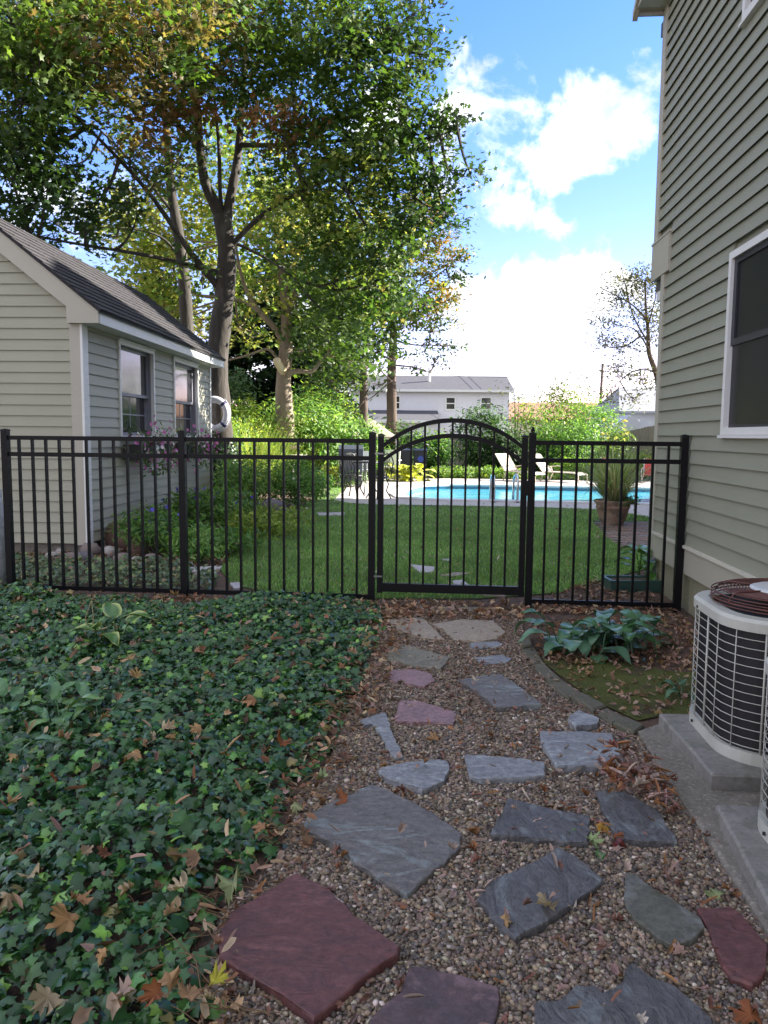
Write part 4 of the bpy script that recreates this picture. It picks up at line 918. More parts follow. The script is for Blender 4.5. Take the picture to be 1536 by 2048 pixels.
# green trough
tp = G(1272,1181); o = empty('trough_planter', tp, .05, label='green plastic trough planter on the soil near the house corner', cat='planter')
GP_ = mat('green_plastic', (.05,.11,.09), .5); m_ = MB(); w_, d2, h2 = .24,.10,.11
m_.v = [(-w_,-d2,0),(w_,-d2,0),(w_,d2,0),(-w_,d2,0),(-w_-.03,-d2-.03,h2),(w_+.03,-d2-.03,h2),(w_+.03,d2+.03,h2),(-w_-.03,d2+.03,h2),(-w_,-d2,h2),(w_,-d2,h2),(w_,d2,h2),(-w_,d2,h2),(-w_,-d2,.08),(w_,-d2,.08),(w_,d2,.08),(-w_,d2,.08)]
m_.f = [(k,(k+1)%4,4+(k+1)%4,4+k) for k in range(4)]+[(4+k,4+(k+1)%4,8+(k+1)%4,8+k) for k in range(4)]+[(8+k,8+(k+1)%4,12+(k+1)%4,12+k) for k in range(4)]
m_.build('trough', GP_, o); MB().box(-w_+.001,-d2+.001,.06,w_-.001,d2-.001,.09).build('soil_fill', SOIL, o)

def straps(name, loc, n, L_, wd, cols, label, cat, spread=.1, droop=1.6, wts=None, group=None, parent=None, lean=.5):
    K = 6; V, T, C_ = [], [], []
    for i in range(n):
        yaw = random.uniform(0, 2*math.pi); d_ = np.array([math.cos(yaw), math.sin(yaw), 0]); s_ = np.array([-math.sin(yaw), math.cos(yaw), 0])
        r = random.random()**.5*spread; p = np.array([math.cos(yaw)*r*random.random(), math.sin(yaw)*r, 0]); th = math.pi/2-random.uniform(.03,lean); l = L_*random.uniform(.55,1.1); dr = random.uniform(.3,droop); c = palette(1, cols, wts)[0]; b = len(V)
        for k in range(K):
            u = k/(K-1); w_ = wd*(1-u**2*.92)
            V += [p-s_*w_/2, p+s_*w_/2]; C_ += [c*(.8+.35*u)]*2
            p = p+(d_*math.cos(th)+np.array([0,0,1])*math.sin(th))*l/(K-1); th -= dr/(K-1)*(.4+1.2*u)
        for k in range(K-1): a = b+2*k; T += [(a,a+1,a+3),(a,a+3,a+2)]
    o = npmesh(name, np.array(V), np.array(T), LEAF, np.array(C_), parent, label=label, cat=cat, group=group)
    o.location = tuple(loc); return o
def bush(name, loc, rx, rz, n, size, cols, label, cat='shrub', wts=None, tm=OVAL, stems=6, z0=.05, group=None, top=0, ry=None, flower=None, seed_shell=.55):
    o = empty(name, loc, 0, label=label, cat=cat, group=group); ry = ry or rx
    m_ = MB()
    for i in range(stems):
        t = random.uniform(0, 6.28); e1 = (math.cos(t)*rx*.6*random.random(), math.sin(t)*ry*.6*random.random(), rz*random.uniform(1.0,1.6))
        m_.tube([(0+random.uniform(-.05,.05)*rx,0,0),(e1[0]*.4,e1[1]*.4,e1[2]*.5),e1], [.012*(1+rz), .009*(1+rz), .004], 5)
    m_.build('stems', BARK, o)
    nc = max(10, int(n/28)); cen = rng.normal(0,1,(nc,3)); cen /= np.linalg.norm(cen, axis=1, keepdims=True); cen *= (rng.uniform(seed_shell,1.08,(nc,1)))
    cen = cen*[rx*.88,ry*.88,rz*.88]
    idx = rng.integers(0, nc, n); cs = .20*(rx+rz)/2+.02
    p = cen[idx]+rng.normal(0, cs, (n,3))*[1,1,.7]; p[:,2] += rz+z0; p = p[p[:,2] > .02]; n = len(p)
    nr = p-[0,0,rz*.6]; nr = nr/(np.linalg.norm(nr,axis=1,keepdims=True)+1e-6)+rng.normal(0,.7,(n,3))+[0,0,.4]
    cl = palette(nc, cols, wts, .12); C0 = cl[idx[:n]]*rng.uniform(.75,1.25,(n,1))
    V, T, C_ = scatter(tm, p, nr, rng.uniform(*size, n), C0)
    npmesh('foliage', V, T, LEAF, C_, o, kind='stuff')
    if flower:
        fn, fc, fs = flower; t = rng.uniform(0, 6.28, fn); pr = np.stack([np.cos(t)*rx*rng.uniform(.2,1,fn), np.sin(t)*ry*rng.uniform(.2,1,fn)-ry*.2, rz+z0+rng.uniform(.3,1.1,fn)*rz],1)
        V, T, C_ = scatter(fan([(math.cos(a), math.sin(a)) for a in np.linspace(0,6.283,7)[:-1]], -.2), pr, rng.normal(0,.5,(fn,3))+[0,-.6,.6], rng.uniform(fs*.7,fs*1.2,fn), palette(fn, fc, None, .15))
        npmesh('blooms', V, T, FLW, C_, o, kind='stuff')
    return o
YG = [(.20,.27,.045),(.27,.32,.065),(.13,.21,.04)]; MG = [(.09,.19,.045),(.065,.15,.04),(.13,.23,.05)]; DG = [(.02,.045,.018),(.03,.06,.025),(.04,.07,.03)]; LG = [(.15,.27,.07),(.21,.34,.095),(.10,.21,.055)]
VIO = (.10,.08,.42)
# flower bed along the shed
bush('flower_shrub', G(312,1112), .40, .23, 1700, (.022,.045), MG, 'leafy green perennial against the near half of the shed side wall', 'plant', flower=(10,[VIO],.022))
bush('flower_shrub', G(398,1128), .28, .16, 1000, (.02,.04), LG, 'low bright green plant behind the middle fence post', 'plant')
bush('flower_shrub', G(382,1062), .42, .26, 1700, (.025,.045), MG, 'tall green perennial with violet flowers below the farther shed window', 'plant', flower=(16,[VIO],.026))
bush('flower_shrub', G(450,1062), .48, .26, 1800, (.025,.045), LG+MG, 'bushy green plant at the far corner of the shed', 'plant', flower=(12,[VIO],.024))
bush('ground_cover_plant', G(530,1068), .62, .13, 1700, (.025,.05), YG, 'low lime green ground cover at the lawn edge behind the left fence', 'plant', ry=.9)
bush('ground_cover_plant', G(440,1108), .45, .10, 1000, (.025,.05), MG, 'low green ground cover nearest the fence at the lawn corner', 'plant')
bush('flower_shrub', G(500,1016), .60, .46, 2600, (.03,.055), LG, 'tall leafy clump beyond the shed corner left of the dark rock', 'plant')
bush('flower_shrub', G(590,1012), .55, .42, 2400, (.03,.05), MG+LG, 'rounded green shrub right behind the dark rock', 'plant')
bush('flower_shrub', G(632,1000), .42, .30, 1500, (.025,.045), MG, 'small dark green shrub at the lawn edge in front of the bird bath', 'plant')
bush('flower_shrub', G(455,985), .75, .85, 3600, (.035,.06), LG+YG, 'big yellow green bush in the bed beyond the shed', 'plant')
straps('ornamental_grass', G(510,985), 260, 1.75, .022, [(.20,.28,.05),(.30,.34,.10),(.45,.40,.22)], 'tall yellow green ornamental grass with tan blades left of the bird bath', 'grass clump', spread=.5, droop=1.2, wts=[5,3,1.2], lean=.45)
straps('ornamental_grass', G(548,978), 240, 1.45, .022, [(.18,.28,.05),(.26,.33,.08)], 'tall green ornamental grass clump just beside the bird bath', 'grass clump', spread=.45, droop=1.2, lean=.45)
straps('ornamental_grass', G(622,962), 130, 1.2, .02, [(.40,.36,.16),(.30,.30,.10)], 'straw coloured grass tuft right of the bird bath', 'grass clump', spread=.3, droop=1.0)
# rock beside bed
def rock(px, py, rx, ry, rz, m, label, h=0, cat='rock', group=None, sub=1):
    p = G(px, py); V = IV.copy(); T = IT.copy()
    for _ in range(sub):
        cache = {}; V = list(map(tuple, V)); nt_ = []
        def mid(a, b):
            k = (min(a,b), max(a,b))
            if k not in cache: q = (np.array(V[a])+np.array(V[b]))/2; q /= np.linalg.norm(q); V.append(tuple(q)); cache[k] = len(V)-1
            return cache[k]
        for a, b, c in T: ab, bc, ca = mid(a,b), mid(b,c), mid(c,a); nt_ += [(a,ab,ca),(b,bc,ab),(c,ca,bc),(ab,bc,ca)]
        V = np.array(V); T = np.array(nt_)
    V = V*rng.uniform(.80,1.15,(len(V),1)); V = np.sign(V)*np.abs(V)**.85*[rx,ry,rz]
    a = random.uniform(0,3); V = V@np.array([[math.cos(a),-math.sin(a),0],[math.sin(a),math.cos(a),0],[0,0,1]])
    o = npmesh('rock', V, T, m, None, None, label=label, cat=cat, group=group); o.location = (p[0], p[1], rz*.55+h); return o
RK = mat('dark_rock', (.16,.14,.16), .85, (.08,.07,.075), 6, .7, bump=.01, bscale=18)
RK2 = mat('rubble_stone', (.25,.20,.18), .85, (.13,.10,.09), 9, .7, bump=.008, bscale=30)
RK3 = mat('rubble_pale', (.42,.38,.35), .85, (.28,.25,.23), 9, .7, bump=.006, bscale=30)
RKB = mat('reddish_rock', (.19,.11,.085), .9, (.12,.07,.055), 7, .7, bump=.008, bscale=25)
rock(548,1034,.26,.2,.19,RK,'dark pointed boulder at the lawn edge beyond the left fence')
rock(500,1008,.16,.14,.10,RK,'grey flat topped rock among the bed plants left of the boulder')
GR = 'rubble stones beside the shed corner'
rl = ['left','centre','right']
for i, (px, py, r, m, lb) in enumerate([(75,1128,.045,RK3,'round white pebble stone left of the shed corner rubble'),(105,1118,.06,RK3,'pale stone in front of the gable wall bottom'),(125,1108,.06,RK3,'pale flat stone touching the bottom of the gable siding'),(140,1125,.08,RK2,'brown stone in the shed rubble below the corner board'),
    (165,1128,.10,RK,'dark grey angular stone beneath the shed corner'),(180,1112,.11,RK2,'large grey stone leaning at the shed corner'),(192,1106,.05,RK3,'small pale stone right of the corner board'),(222,1112,.085,RK3,'white angular stone standing right of the shed corner'),(218,1096,.10,RK3,'tilted white slab against the shed side wall'),
    (245,1128,.09,RK2,'rounded grey stone behind the left fence panel'),(272,1128,.06,RK3,'small rounded pale stone next to the grey one'),(305,1128,.08,RK2,'grey stone nearest the middle fence post'),(250,1098,.20,RKB,'big reddish pyramid shaped rock by the shed wall'),(280,1108,.14,RKB,'low reddish rock behind the rubble row'),(118,1135,.05,RKB,'small reddish stone in the rubble'),(200,1130,.055,RK2,'small brown stone in the front of the rubble')]):
    rock(px, py, r*1.2, r, r*.85 if i != 12 else .21, m, lb, group=GR)
rock(235,1216,.16,.08,.06,RKB,'low reddish rock lying along the fence bottom',cat='rock')
rock(710,1223,.06,.045,.03,TAN,'little tan stone at the foot of the gate hinge post',cat='rock')
rock(585,1014,.05,.04,.035,RK3,'small white stone right of the boulder',cat='rock'); rock(612,1020,.05,.04,.03,RK3,'second small white stone at the lawn edge',cat='rock')
# bird bath + white globes
bb = G(583,966); o = empty('bird_bath', bb, 0, label='pale stone pedestal bird bath on the far lawn edge', cat='bird bath')
BBM = mat('cast_stone', (.55,.52,.46), .7, (.45,.42,.38), 8, .6)
MB().lathe([(.20,0),(.20,.05),(.13,.09),(.09,.14),(.075,.4),(.09,.56),(.13,.62)], 20).build('pedestal', BBM, o, smooth=True)
MB().lathe([(.10,.62),(.26,.66),(.42,.73),(.43,.77),(.40,.775),(.30,.72),(.02,.70)], 28).build('basin', BBM, o, smooth=True)
STW = mat('white_stone', (.62,.64,.66), .5, (.48,.50,.54), 10, .5)
for (px, py, r, lb) in ((583,975,.14,'white garden globe at the foot of the bird bath'),(609,962,.17,'white domed garden stone right of the bird bath')):
    p = G(px, py); m_ = MB(); m_.lathe([(.001,0),(r*.7,.03),(r,.10),(r*1.0,.18),(r*.8,.27),(r*.4,.33),(.001,.345)], 16); m_.build('garden_globe', STW, None, smooth=True, label=lb, cat='garden globe').location = tuple(p)
# grass blades on the lawn
n = 150000; q = sample(LAWN, n); 
d2 = q[:,1]; q = q[rng.random(n) < np.clip((15.5-d2)/7, .12, 1)]; n = len(q)
dp = np.array(DECKP)[:,:2]; q = q[~inpoly(q, [tuple(a) for a in dp])]
for ls_ in LAWNST+[gpoly([(1185,1044),(1400,1044),(1480,1110),(1330,1122),(1288,1104),(1242,1100),(1212,1077)])]:
    if len(ls_): q = q[~inpoly(q, ls_)]
n = len(q); tq = vnoise(q, 1.6, 2)*.5+vnoise(q, 4.3, 5)*.5
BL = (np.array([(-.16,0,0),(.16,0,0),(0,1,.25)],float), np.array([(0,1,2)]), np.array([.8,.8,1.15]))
dirx = rng.normal(0,.55,n); diry = rng.normal(0,.55,n)
# blade axis = W; choose normal roughly horizontal so blades stand
nr = np.stack([rng.normal(0,1,n), rng.normal(0,1,n), rng.normal(0,.45,n)],1)
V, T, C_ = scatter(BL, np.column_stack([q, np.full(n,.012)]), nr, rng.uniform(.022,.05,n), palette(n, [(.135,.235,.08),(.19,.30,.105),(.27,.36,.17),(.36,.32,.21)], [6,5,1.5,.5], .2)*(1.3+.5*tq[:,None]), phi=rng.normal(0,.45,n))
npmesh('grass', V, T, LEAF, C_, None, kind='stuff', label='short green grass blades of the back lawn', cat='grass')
litter('leaf_litter', [p for p in LAWN if p[1] < 15], 170, (.02,.04), 'scattered pale dead leaves on the lawn', cols=[(.42,.36,.28),(.30,.18,.10),(.35,.40,.25)], zb=.035, zv=.01)

# ================================================================== PATIO, URN, POOL THINGS
BRK = [mat('paver_%s' % n_, c, .85, tuple(x*.7 for x in c), 12, .7, bump=.002, bscale=60) for n_, c in (('pink',(.30,.20,.17)),('grey',(.25,.21,.20)),('brown',(.22,.15,.12)))]
pt_px = [(1188,1046),(1300,1046),(1400,1050),(1480,1110),(1330,1120),(1290,1102),(1245,1098),(1215,1075)]
PT = gpoly(pt_px); pat = empty('brick_patio', tuple(np.mean(PT,0)), 0, kind='structure')
b0 = np.array(pat.location)[:2]; mes = [None]*3; ca, sa = math.cos(-HW), math.sin(-HW)
for ix in range(-14, 15):
    for iy in range(-24, 25):
        u = ix*.205+(iy%2)*.1; v = iy*.105; x = u*ca-v*sa; y = u*sa+v*ca
        if not inpoly(np.array([[x+b0[0], y+b0[1]]]), PT)[0]: continue
        k = random.choice((0,0,1,2))
        if mes[k] is None:
            o = MB().box(-.098,-.048,-.03,.098,.048,.022).build('paver_brick', BRK[k], pat); mes[k] = o.data
        else: o = bpy.data.objects.new('paver_brick', mes[k]); COL.objects.link(o); o.parent = pat
        o.location = (x, y, random.uniform(-.003,.003)); o.rotation_euler = (0,0,-HW)
# terracotta urn with grass
up = G(1224,1052); o = empty('terracotta_planter', up, 0, label='weathered terracotta planter on the brick patio, overflowing with ornamental grass', cat='planter'); o.scale = (.84,.84,.98)
TERR = mat('terracotta', (.26,.145,.10), .85, (.36,.27,.20), 7, .6, bump=.004, bscale=30, col3=(.16,.12,.09), s3=8)
MB().lathe([(.17,0),(.19,.02),(.185,.05),(.22,.09),(.26,.20),(.275,.27),(.29,.275),(.285,.30),(.28,.33),(.32,.36),(.325,.39),(.30,.395),(.28,.37),(.001,.36)], 32).build('pot', TERR, o, smooth=True)
for k in range(8):
    t = k*math.pi/4+.2; MB().lathe([(.001,-.02),(.022,-.01),(.022,.01),(.001,.02)], 8, (.285*math.cos(t), .285*math.sin(t), .335)).build('rosette', TERR, o, smooth=True)
gg = straps('ornamental_grass', (up[0],up[1],.37), 520, 1.05, .016, [(.24,.32,.13),(.34,.40,.20),(.50,.50,.33),(.55,.42,.34)], 'tall striped fountain grass growing in the terracotta planter', 'grass clump', spread=.16, droop=2.5, wts=[5,4,3,.7], lean=.95)
b_ = bush('trailing_plant', (up[0]+.16,up[1]-.05,.30), .20, .09, 500, (.018,.035), MG+[(.12,.05,.05)], 'trailing green plant spilling over the right rim of the terracotta planter', 'plant', stems=3, z0=-.02)
# pool ladder
LM = mat('chrome', (.6,.62,.65), .18, metal=1.0)
lp = G(983,1004.5); lp2 = G(1030,1005.5); o = empty('pool_ladder', tuple((lp+lp2)/2), 0, label='chrome pool ladder rails on the near pool edge seen through the gate', cat='pool ladder')
for s in (-1, 1):
    x = s*abs(lp2[0]-lp[0])/2; m_ = MB(); pts = [(x,-.30,.02),(x,-.30,.35)]+[(x,-.05-.25*math.cos(t), .35+.20*math.sin(t)) for t in np.linspace(.3,math.pi-.3,7)]+[(x,.18,.3),(x,.2,-.06)]
    m_.tube(pts, .024, 8); m_.build('rail', LM, o, smooth=True)
    MB().lathe([(.05,.051),(.05,.065),(.03,.075)], 12, (x,-.30,0)).build('escutcheon', LM, o)
fx = G(900,974,-.05); m_ = MB(); m_.lathe([(.001,-.03),(.42,-.02),(.45,.01),(.40,.05),(.001,.07)], 20, sx=1, sy=.5); m_.build('dark_pool_shape', mat('shape_dark',(.02,.022,.025),.5), None, smooth=True, label='dark round flat shape on the water at the far pool edge', cat='pool float').location = tuple(fx)  # flat dark disc at water level by the far pool edge
m_ = MB(); a = G(783,974,.03); b = G(816,969,.03); m_.tube([a, b], .014, 6); m_.build('pool_pole', mat('pole_dark',(.05,.05,.05),.4), None, label='dark pole lying on the deck left of the pool', cat='pole')
m_ = MB(); a = G(866,1003,.0)
# lounge chairs
LF = mat('lounge_frame', (.62,.56,.46), .5); LS = mat('lounge_sling', (.60,.54,.46), .75, (.54,.49,.43), 40, .6)
def lounge(px, py, ang, label):
    p = G(px, py); o = empty('lounge_chair', p, ang, label=label, cat='lounge chair', group='lounge chairs by the pool'); o.scale = (.82,.82,.80)
    W_ = .32
    for s in (-1, 1):
        m_ = MB(); m_.tube([(-.05,s*W_,.36),(1.15,s*W_,.36),(1.32,s*W_,.30),(1.36,s*W_,.0)], .02, 6); m_.build('side_rail', LF, o, smooth=True)
        m_ = MB(); m_.tube([(-.05,s*W_,.36),(-.55,s*W_,.98)], .02, 6); m_.build('back_rail', LF, o, smooth=True)
        m_ = MB(); m_.tube([(.02,s*W_,.36),(-.14,s*W_,.0)], .02, 6); m_.build('leg', LF, o, smooth=True)
        m_ = MB(); m_.tube([(-.18,s*(W_+.04),.52),(.15,s*(W_+.05),.57),(.32,s*(W_+.04),.54),(.36,s*(W_+.02),.36)], .018, 6); m_.build('armrest', LF, o, smooth=True)
    m_ = MB(); m_.prism([(-.04,.365),(1.15,.35),(1.30,.295),(1.30,.285),(1.15,.338),(-.04,.350)], 'y', -W_+.015, W_-.015); m_.build('seat', LS, o)
    m_ = MB(); m_.prism([(-.06,.375),(-.555,.985),(-.57,.975),(-.075,.365)], 'y', -W_+.015, W_-.015); m_.build('backrest', LS, o)
    return o
lounge(1024,962,rad(-52),'beige sling lounge chair with raised back seen through the right side of the gate')
lounge(1096,963,rad(-42),'beige sling lounge chair with raised back seen through the short fence panel')
# red pool chairs
RED = mat('red_sling', (.50,.045,.055), .6, (.42,.035,.045), 10, .5); WH = mat('white_tube', (.75,.75,.75), .4)
for (px, py, lb, fl) in ((1214,962,'red sling pool chair partly hidden by the fountain grass',1),(1300,966,'red sling pool chair with white frame at the house corner',-1)):
    p = G(px, py); o = empty('red_chair', p, .5*fl, label=lb, cat='chair', group='red pool chairs'); o.scale = (.62,.7,.72)
    MB().prism([(-.28,.35),(.28,.35),(.30,.95),(-.30,.95)], 'y', .1, .115).build('backrest', RED, o)
    MB().prism([(-.28,.33),(.28,.33),(.28,.345),(-.28,.345)], 'y', -.42, .1).build('seat', RED, o)
    for s in (-1, 1):
        m_ = MB(); m_.tube([(s*.32,.13,.97),(s*.31,.06,.34),(s*.33,-.45,.0)], .022, 6); m_.build('side_frame', WH, o, smooth=True)
        m_ = MB(); m_.tube([(s*.32,.12,.6),(s*.33,-.4,.56),(s*.33,-.2,.0)], .02, 6); m_.build('armrest', WH, o, smooth=True)
# bins
BIN = mat('bin_blue', (.028,.032,.065), .5, (.02,.024,.045), 5, .6)
for (px, x1, lb) in ((798,826,'dark blue wheeled bin left of its twin behind the yellow hosta'),(829,856,'dark blue wheeled bin with round blue mark behind the yellow hosta')):
    y = 955; a = G(px, y); b = G(x1, y); w_ = (b[0]-a[0])/2; o = empty('wheeled_bin', tuple((a+b)/2+[0,.9,0]), 0, label=lb, cat='bin', group='wheeled bins beyond the pool'); s = 1.04; hb_ = .80
    m_ = MB(); m_.v = [(-w_*.85,-.2,0),(w_*.85,-.2,0),(w_*.85,.25,0),(-w_*.85,.25,0),(-w_,-.27,hb_),(w_,-.27,hb_),(w_,.27,hb_),(-w_,.27,hb_)]; m_.f = [(0,3,2,1),(4,5,6,7),(0,1,5,4),(1,2,6,5),(2,3,7,6),(3,0,4,7)]; m_.build('body', BIN, o)
    m_ = MB(); m_.prism([(-.30,hb_+.001),(.30,hb_+.001),(.30,hb_+.03),(.0,hb_+.08),(-.30,hb_+.03)], 'x', -w_*1.04, w_*1.04); m_.build('lid', BIN, o)
    if px > 820: 
        m_ = MB(); m_.tube([(.0,-.262,.55),(.0,-.275,.55)], .1, 16); m_.build('round_mark', mat('blue_mark',(.05,.09,.5),.5), o)
    for s_ in (-1,1): m_ = MB(); m_.tube([(s_*w_*.85,.26,.09),(s_*w_*.95,.26,.09)], .09, 12); m_.build('wheel', BLACK, o)
# bistro set
IRON = mat('wrought_iron', (.02,.018,.02), .45)
def bistro_chair(px, py, ang, label):
    o = empty('bistro_chair', G(px, py), ang, label=label, cat='chair', group='wrought iron bistro set')
    MB().lathe([(.001,.43),(.20,.43),(.21,.445),(.20,.46),(.001,.46)], 16).build('seat', IRON, o)
    for k in range(4):
        t = k*math.pi/2+.785; c, s = math.cos(t), math.sin(t)
        MB().tube([(c*.15,s*.15,.43),(c*.20,s*.20,.32),(c*.16,s*.16,.18),(c*.27,s*.27,.0)], .014, 6).build('leg', IRON, o, smooth=True)
    pts = [(-.19,.16,.45),(-.20,.20,.70)]+[(-.20*math.cos(t),.22,.70+.22*math.sin(t)) for t in np.linspace(.2,2.94,9)]+[(.20,.20,.70),(.19,.16,.45)]
    MB().tube(pts, .013, 6).build('back_frame', IRON, o, smooth=True)
    for x in (-.1,-.03,.04,.1):
        MB().tube([(x,.17,.46),(x*1.4,.2,.62),(x*.6,.21,.75),(x,.22,.86)], .009, 5).build('back_scroll', IRON, o, smooth=True)
    return o
bistro_chair(706,993,.5,'wrought iron bistro chair left of the gate hinge post')
bistro_chair(757,999,-.9,'wrought iron bistro chair seen through the left edge of the gate')
tb = G(732,990); o = empty('bistro_table', tb, 0, label='small wrought iron bistro table behind the gate hinge post', cat='table', group='wrought iron bistro set')
MB().lathe([(.001,.70),(.33,.70),(.34,.715),(.33,.73),(.001,.73)], 24).build('table_top', IRON, o)
for k in range(3):
    t = k*2.094+.4; c, s = math.cos(t), math.sin(t); MB().tube([(c*.05,s*.05,.70),(c*.06,s*.06,.35),(c*.18,s*.18,.18),(c*.30,s*.30,.0)], .014, 6).build('leg', IRON, o, smooth=True)
# covered grill, white chair, umbrella-like pale cover behind
gp = G(702,975); o = empty('barbecue_grill', gp, 0, label='dark blue grey barbecue grill on the deck behind the bistro chair', cat='grill')
GM = mat('grill_dark', (.07,.08,.11), .4); MB().box(-.28,-.2,.15,.28,.2,.75).build('cabinet', GM, o); m_ = MB(); m_.prism([(-.24,.751),(.24,.751),(.22,.95),(.0,1.05),(-.2,.95)], 'x', -.3, .3); m_.build('hood', GM, o); MB().box(-.5,-.16,.70,-.281,.16,.73).build('side_shelf', GM, o)
for (x, y) in ((-.22,-.15),(.22,-.15),(-.22,.15),(.22,.15)): MB().tube([(x,y,0),(x,y,.149)], .03, 8).build('leg', GM, o)
MB().tube([(-.18,-.25,.84),(.18,-.25,.84)], .012, 6).build('handle', LM, o)
for (px, py, lb) in ((730,972,'white plastic patio chair behind the gate hinge post'),(779,962,'white patio chair at the left end of the pool')):
    o = empty('patio_chair', G(px, py), random.uniform(-.4,.4), label=lb, cat='chair', group='white patio chairs'); k = .9
    MB().box(-.24,-.22,.38,.24,.22,.42).build('seat', WH, o); MB().prism([(.2,.42),(.23,.42),(.31,.88),(.28,.88)], 'x', -.23, .23).build('backrest', WH, o)
    for (x, y) in ((-.22,-.2),(.22,-.2),(-.22,.2),(.22,.2)): MB().prism([(x-.02,y-.02),(x+.02,y-.02),(x+.02,y+.02),(x-.02,y+.02)], 'z', 0, .379).build('leg', WH, o)
    for s in (-1,1): MB().box(s*.26-.02,-.22,.58,s*.26+.02,.25,.60).build('armrest', WH, o)
GZ = G(730,962); o = empty('garden_gazebo', (GZ[0]+.1,GZ[1]+4,0), 0, label='small cream canopy tent far behind the gate hinge post', cat='gazebo')
CR = mat('cream_canvas', (.55,.47,.40), .8); m_ = MB(); h_ = .85; m_.v = [(-h_,-h_,1.25),(h_,-h_,1.25),(h_,h_,1.25),(-h_,h_,1.25),(0,0,1.85),(-h_,-h_,1.15),(h_,-h_,1.15),(h_,h_,1.15),(-h_,h_,1.15)]; m_.f = [(0,1,4),(1,2,4),(2,3,4),(3,0,4),(5,6,1,0),(6,7,2,1),(7,8,3,2),(8,5,0,3)]; m_.build('canopy', CR, o)
MB().box(-h_+.01,h_-.02,0,h_-.01,h_-.005,1.149).build('back_panel', CR, o)
for (x, y) in ((-1,-1),(1,-1),(-1,1),(1,1)): MB().tube([(x*h_*.97,y*h_*.97,0),(x*h_*.97,y*h_*.97,1.15)], .03, 6).build('pole', WH, o)

# ================================================================== TREES
def tree_branch(name, parent, pts, Y, r0, r1, m, wob=.0, seg=10, n=4):
    P_ = smoothpath(path3(pts, Y), n); K = len(P_)
    rs = [r0+(r1-r0)*(i/(K-1))**.8 for i in range(K)]; rs = [r*random.uniform(.95,1.06) for r in rs]
    MB().tube(P_, rs, seg).build(name, m, parent, smooth=True); return P_
def crown(tree, blobs, skel, n_per_m2, size, tm, mt=LEAF, twigm=BARK, twig_r=.012, flat=.65, clump=.30, leaves_per=20, up=.8, droopy=.0, twigs=True, shell=.45):
    """blobs: (px,py,Y,rx,rz,cols,wts,density)"""
    parts = []; tw = MB(); sk = np.array(skel)
    for (px, py, Y, rx, rz, cols, wts, den) in blobs:
        c = A(px, py, Y); n = int(n_per_m2*rx*rz*3.14*den); nc = max(3, n//leaves_per)
        d_ = rng.normal(0,1,(nc,3)); d_ /= np.linalg.norm(d_,axis=1,keepdims=True); d_ *= rng.uniform(shell,1.0,(nc,1))**.7
        cen = c+d_*[rx,rx*.9,rz]
        idx = rng.integers(0,nc,n)
        off = rng.normal(0,1,(n,3)); p = cen[idx]+off*[clump,clump,clump*flat]
        cl = palette(nc, cols, wts, .10)[idx]*rng.uniform(.78,1.22,(n,1))
        nr = rng.normal(0,.42,(n,3))+[0,-.25,up]+rng.normal(0,.45,(nc,3))[idx]
        parts.append(scatter(tm, p, nr, rng.uniform(*size,n), cl))
        if twigs:
            j = np.argmin(np.linalg.norm(sk-c,axis=1)-0.0*sk[:,2]); a = sk[j]; mid = (a+c)/2+[0,0,-.12*np.linalg.norm(c-a)]
            tw.tube(smoothpath([a,mid,c],3), [twig_r*2.6*(1-.09*i) for i in range(7)], 6)
            for q in cen[rng.choice(nc, min(nc, 7), replace=False)]:
                m2 = (c+q)/2+rng.normal(0,.05,3); tw.tube([mid*.3+c*.7,m2,q], [twig_r*1.1,twig_r*.8,twig_r*.35], 4)
    V, T, C_ = join(parts); npmesh('crown', V, T, mt, C_, tree, kind='stuff')
    if twigs: tw.build('twigs', twigm, tree, kind='stuff')
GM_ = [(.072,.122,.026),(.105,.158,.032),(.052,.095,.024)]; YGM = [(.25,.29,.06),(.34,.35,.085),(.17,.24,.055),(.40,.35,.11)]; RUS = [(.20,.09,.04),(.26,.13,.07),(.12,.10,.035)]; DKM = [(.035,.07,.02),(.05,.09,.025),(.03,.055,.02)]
MIX = [(.07,.125,.025),(.10,.15,.03),(.17,.12,.045),(.21,.19,.075)]
# --- T1 big maple
Y1 = 14.6
b = G(440,965); t1 = empty('maple_tree', (0,0,0), 0, label='big forked maple with grey trunk rising beside the shed', cat='tree')
sk = tree_branch('trunk', t1, [(447,975),(443,900),(438,820),(434,740),(440,660),(448,600),(453,540),(452,480),(442,430)], Y1, .25, .15, BARK, seg=14)
sk += tree_branch('branch', t1, [(446,450),(428,405),(410,365),(400,300),(394,210),(380,110),(372,-40)], [Y1,Y1,Y1-.1,Y1-.3,Y1-.5,Y1-.8,Y1-1], .125, .04, BARK)
sk += tree_branch('branch', t1, [(450,460),(458,410),(470,350),(478,290),(484,200),(492,80),(500,-80)], [Y1,Y1+.05,Y1+.1,Y1+.3,Y1+.5,Y1+.8,Y1+1.], .11, .04, BARK)
sk += tree_branch('branch', t1, [(445,440),(440,380),(438,300),(432,230),(424,150)], Y1+.1, .05, .02, BARK)
sk += tree_branch('branch', t1, [(455,500),(500,452),(545,415),(600,385),(680,350)], [Y1,Y1-.1,Y1-.4,Y1-.8,Y1-1.2], .06, .02, BARK)
sk += tree_branch('branch', t1, [(438,575),(400,530),(362,478),(330,430),(285,370),(220,300),(130,210)], [Y1,Y1-.2,Y1-.5,Y1-.9,Y1-1.4,Y1-2,Y1-2.6], .07, .02, BARK)
sk += tree_branch('branch', t1, [(436,545),(370,528),(300,512),(230,500),(150,487),(60,470)], [Y1,Y1-.3,Y1-.8,Y1-1.4,Y1-2,Y1-2.4], .05, .015, BARK)
sk += tree_branch('branch', t1, [(456,480),(500,500),(545,525),(590,558)], [Y1,Y1+.1,Y1-.2,Y1-.4], .035, .012, BARK)
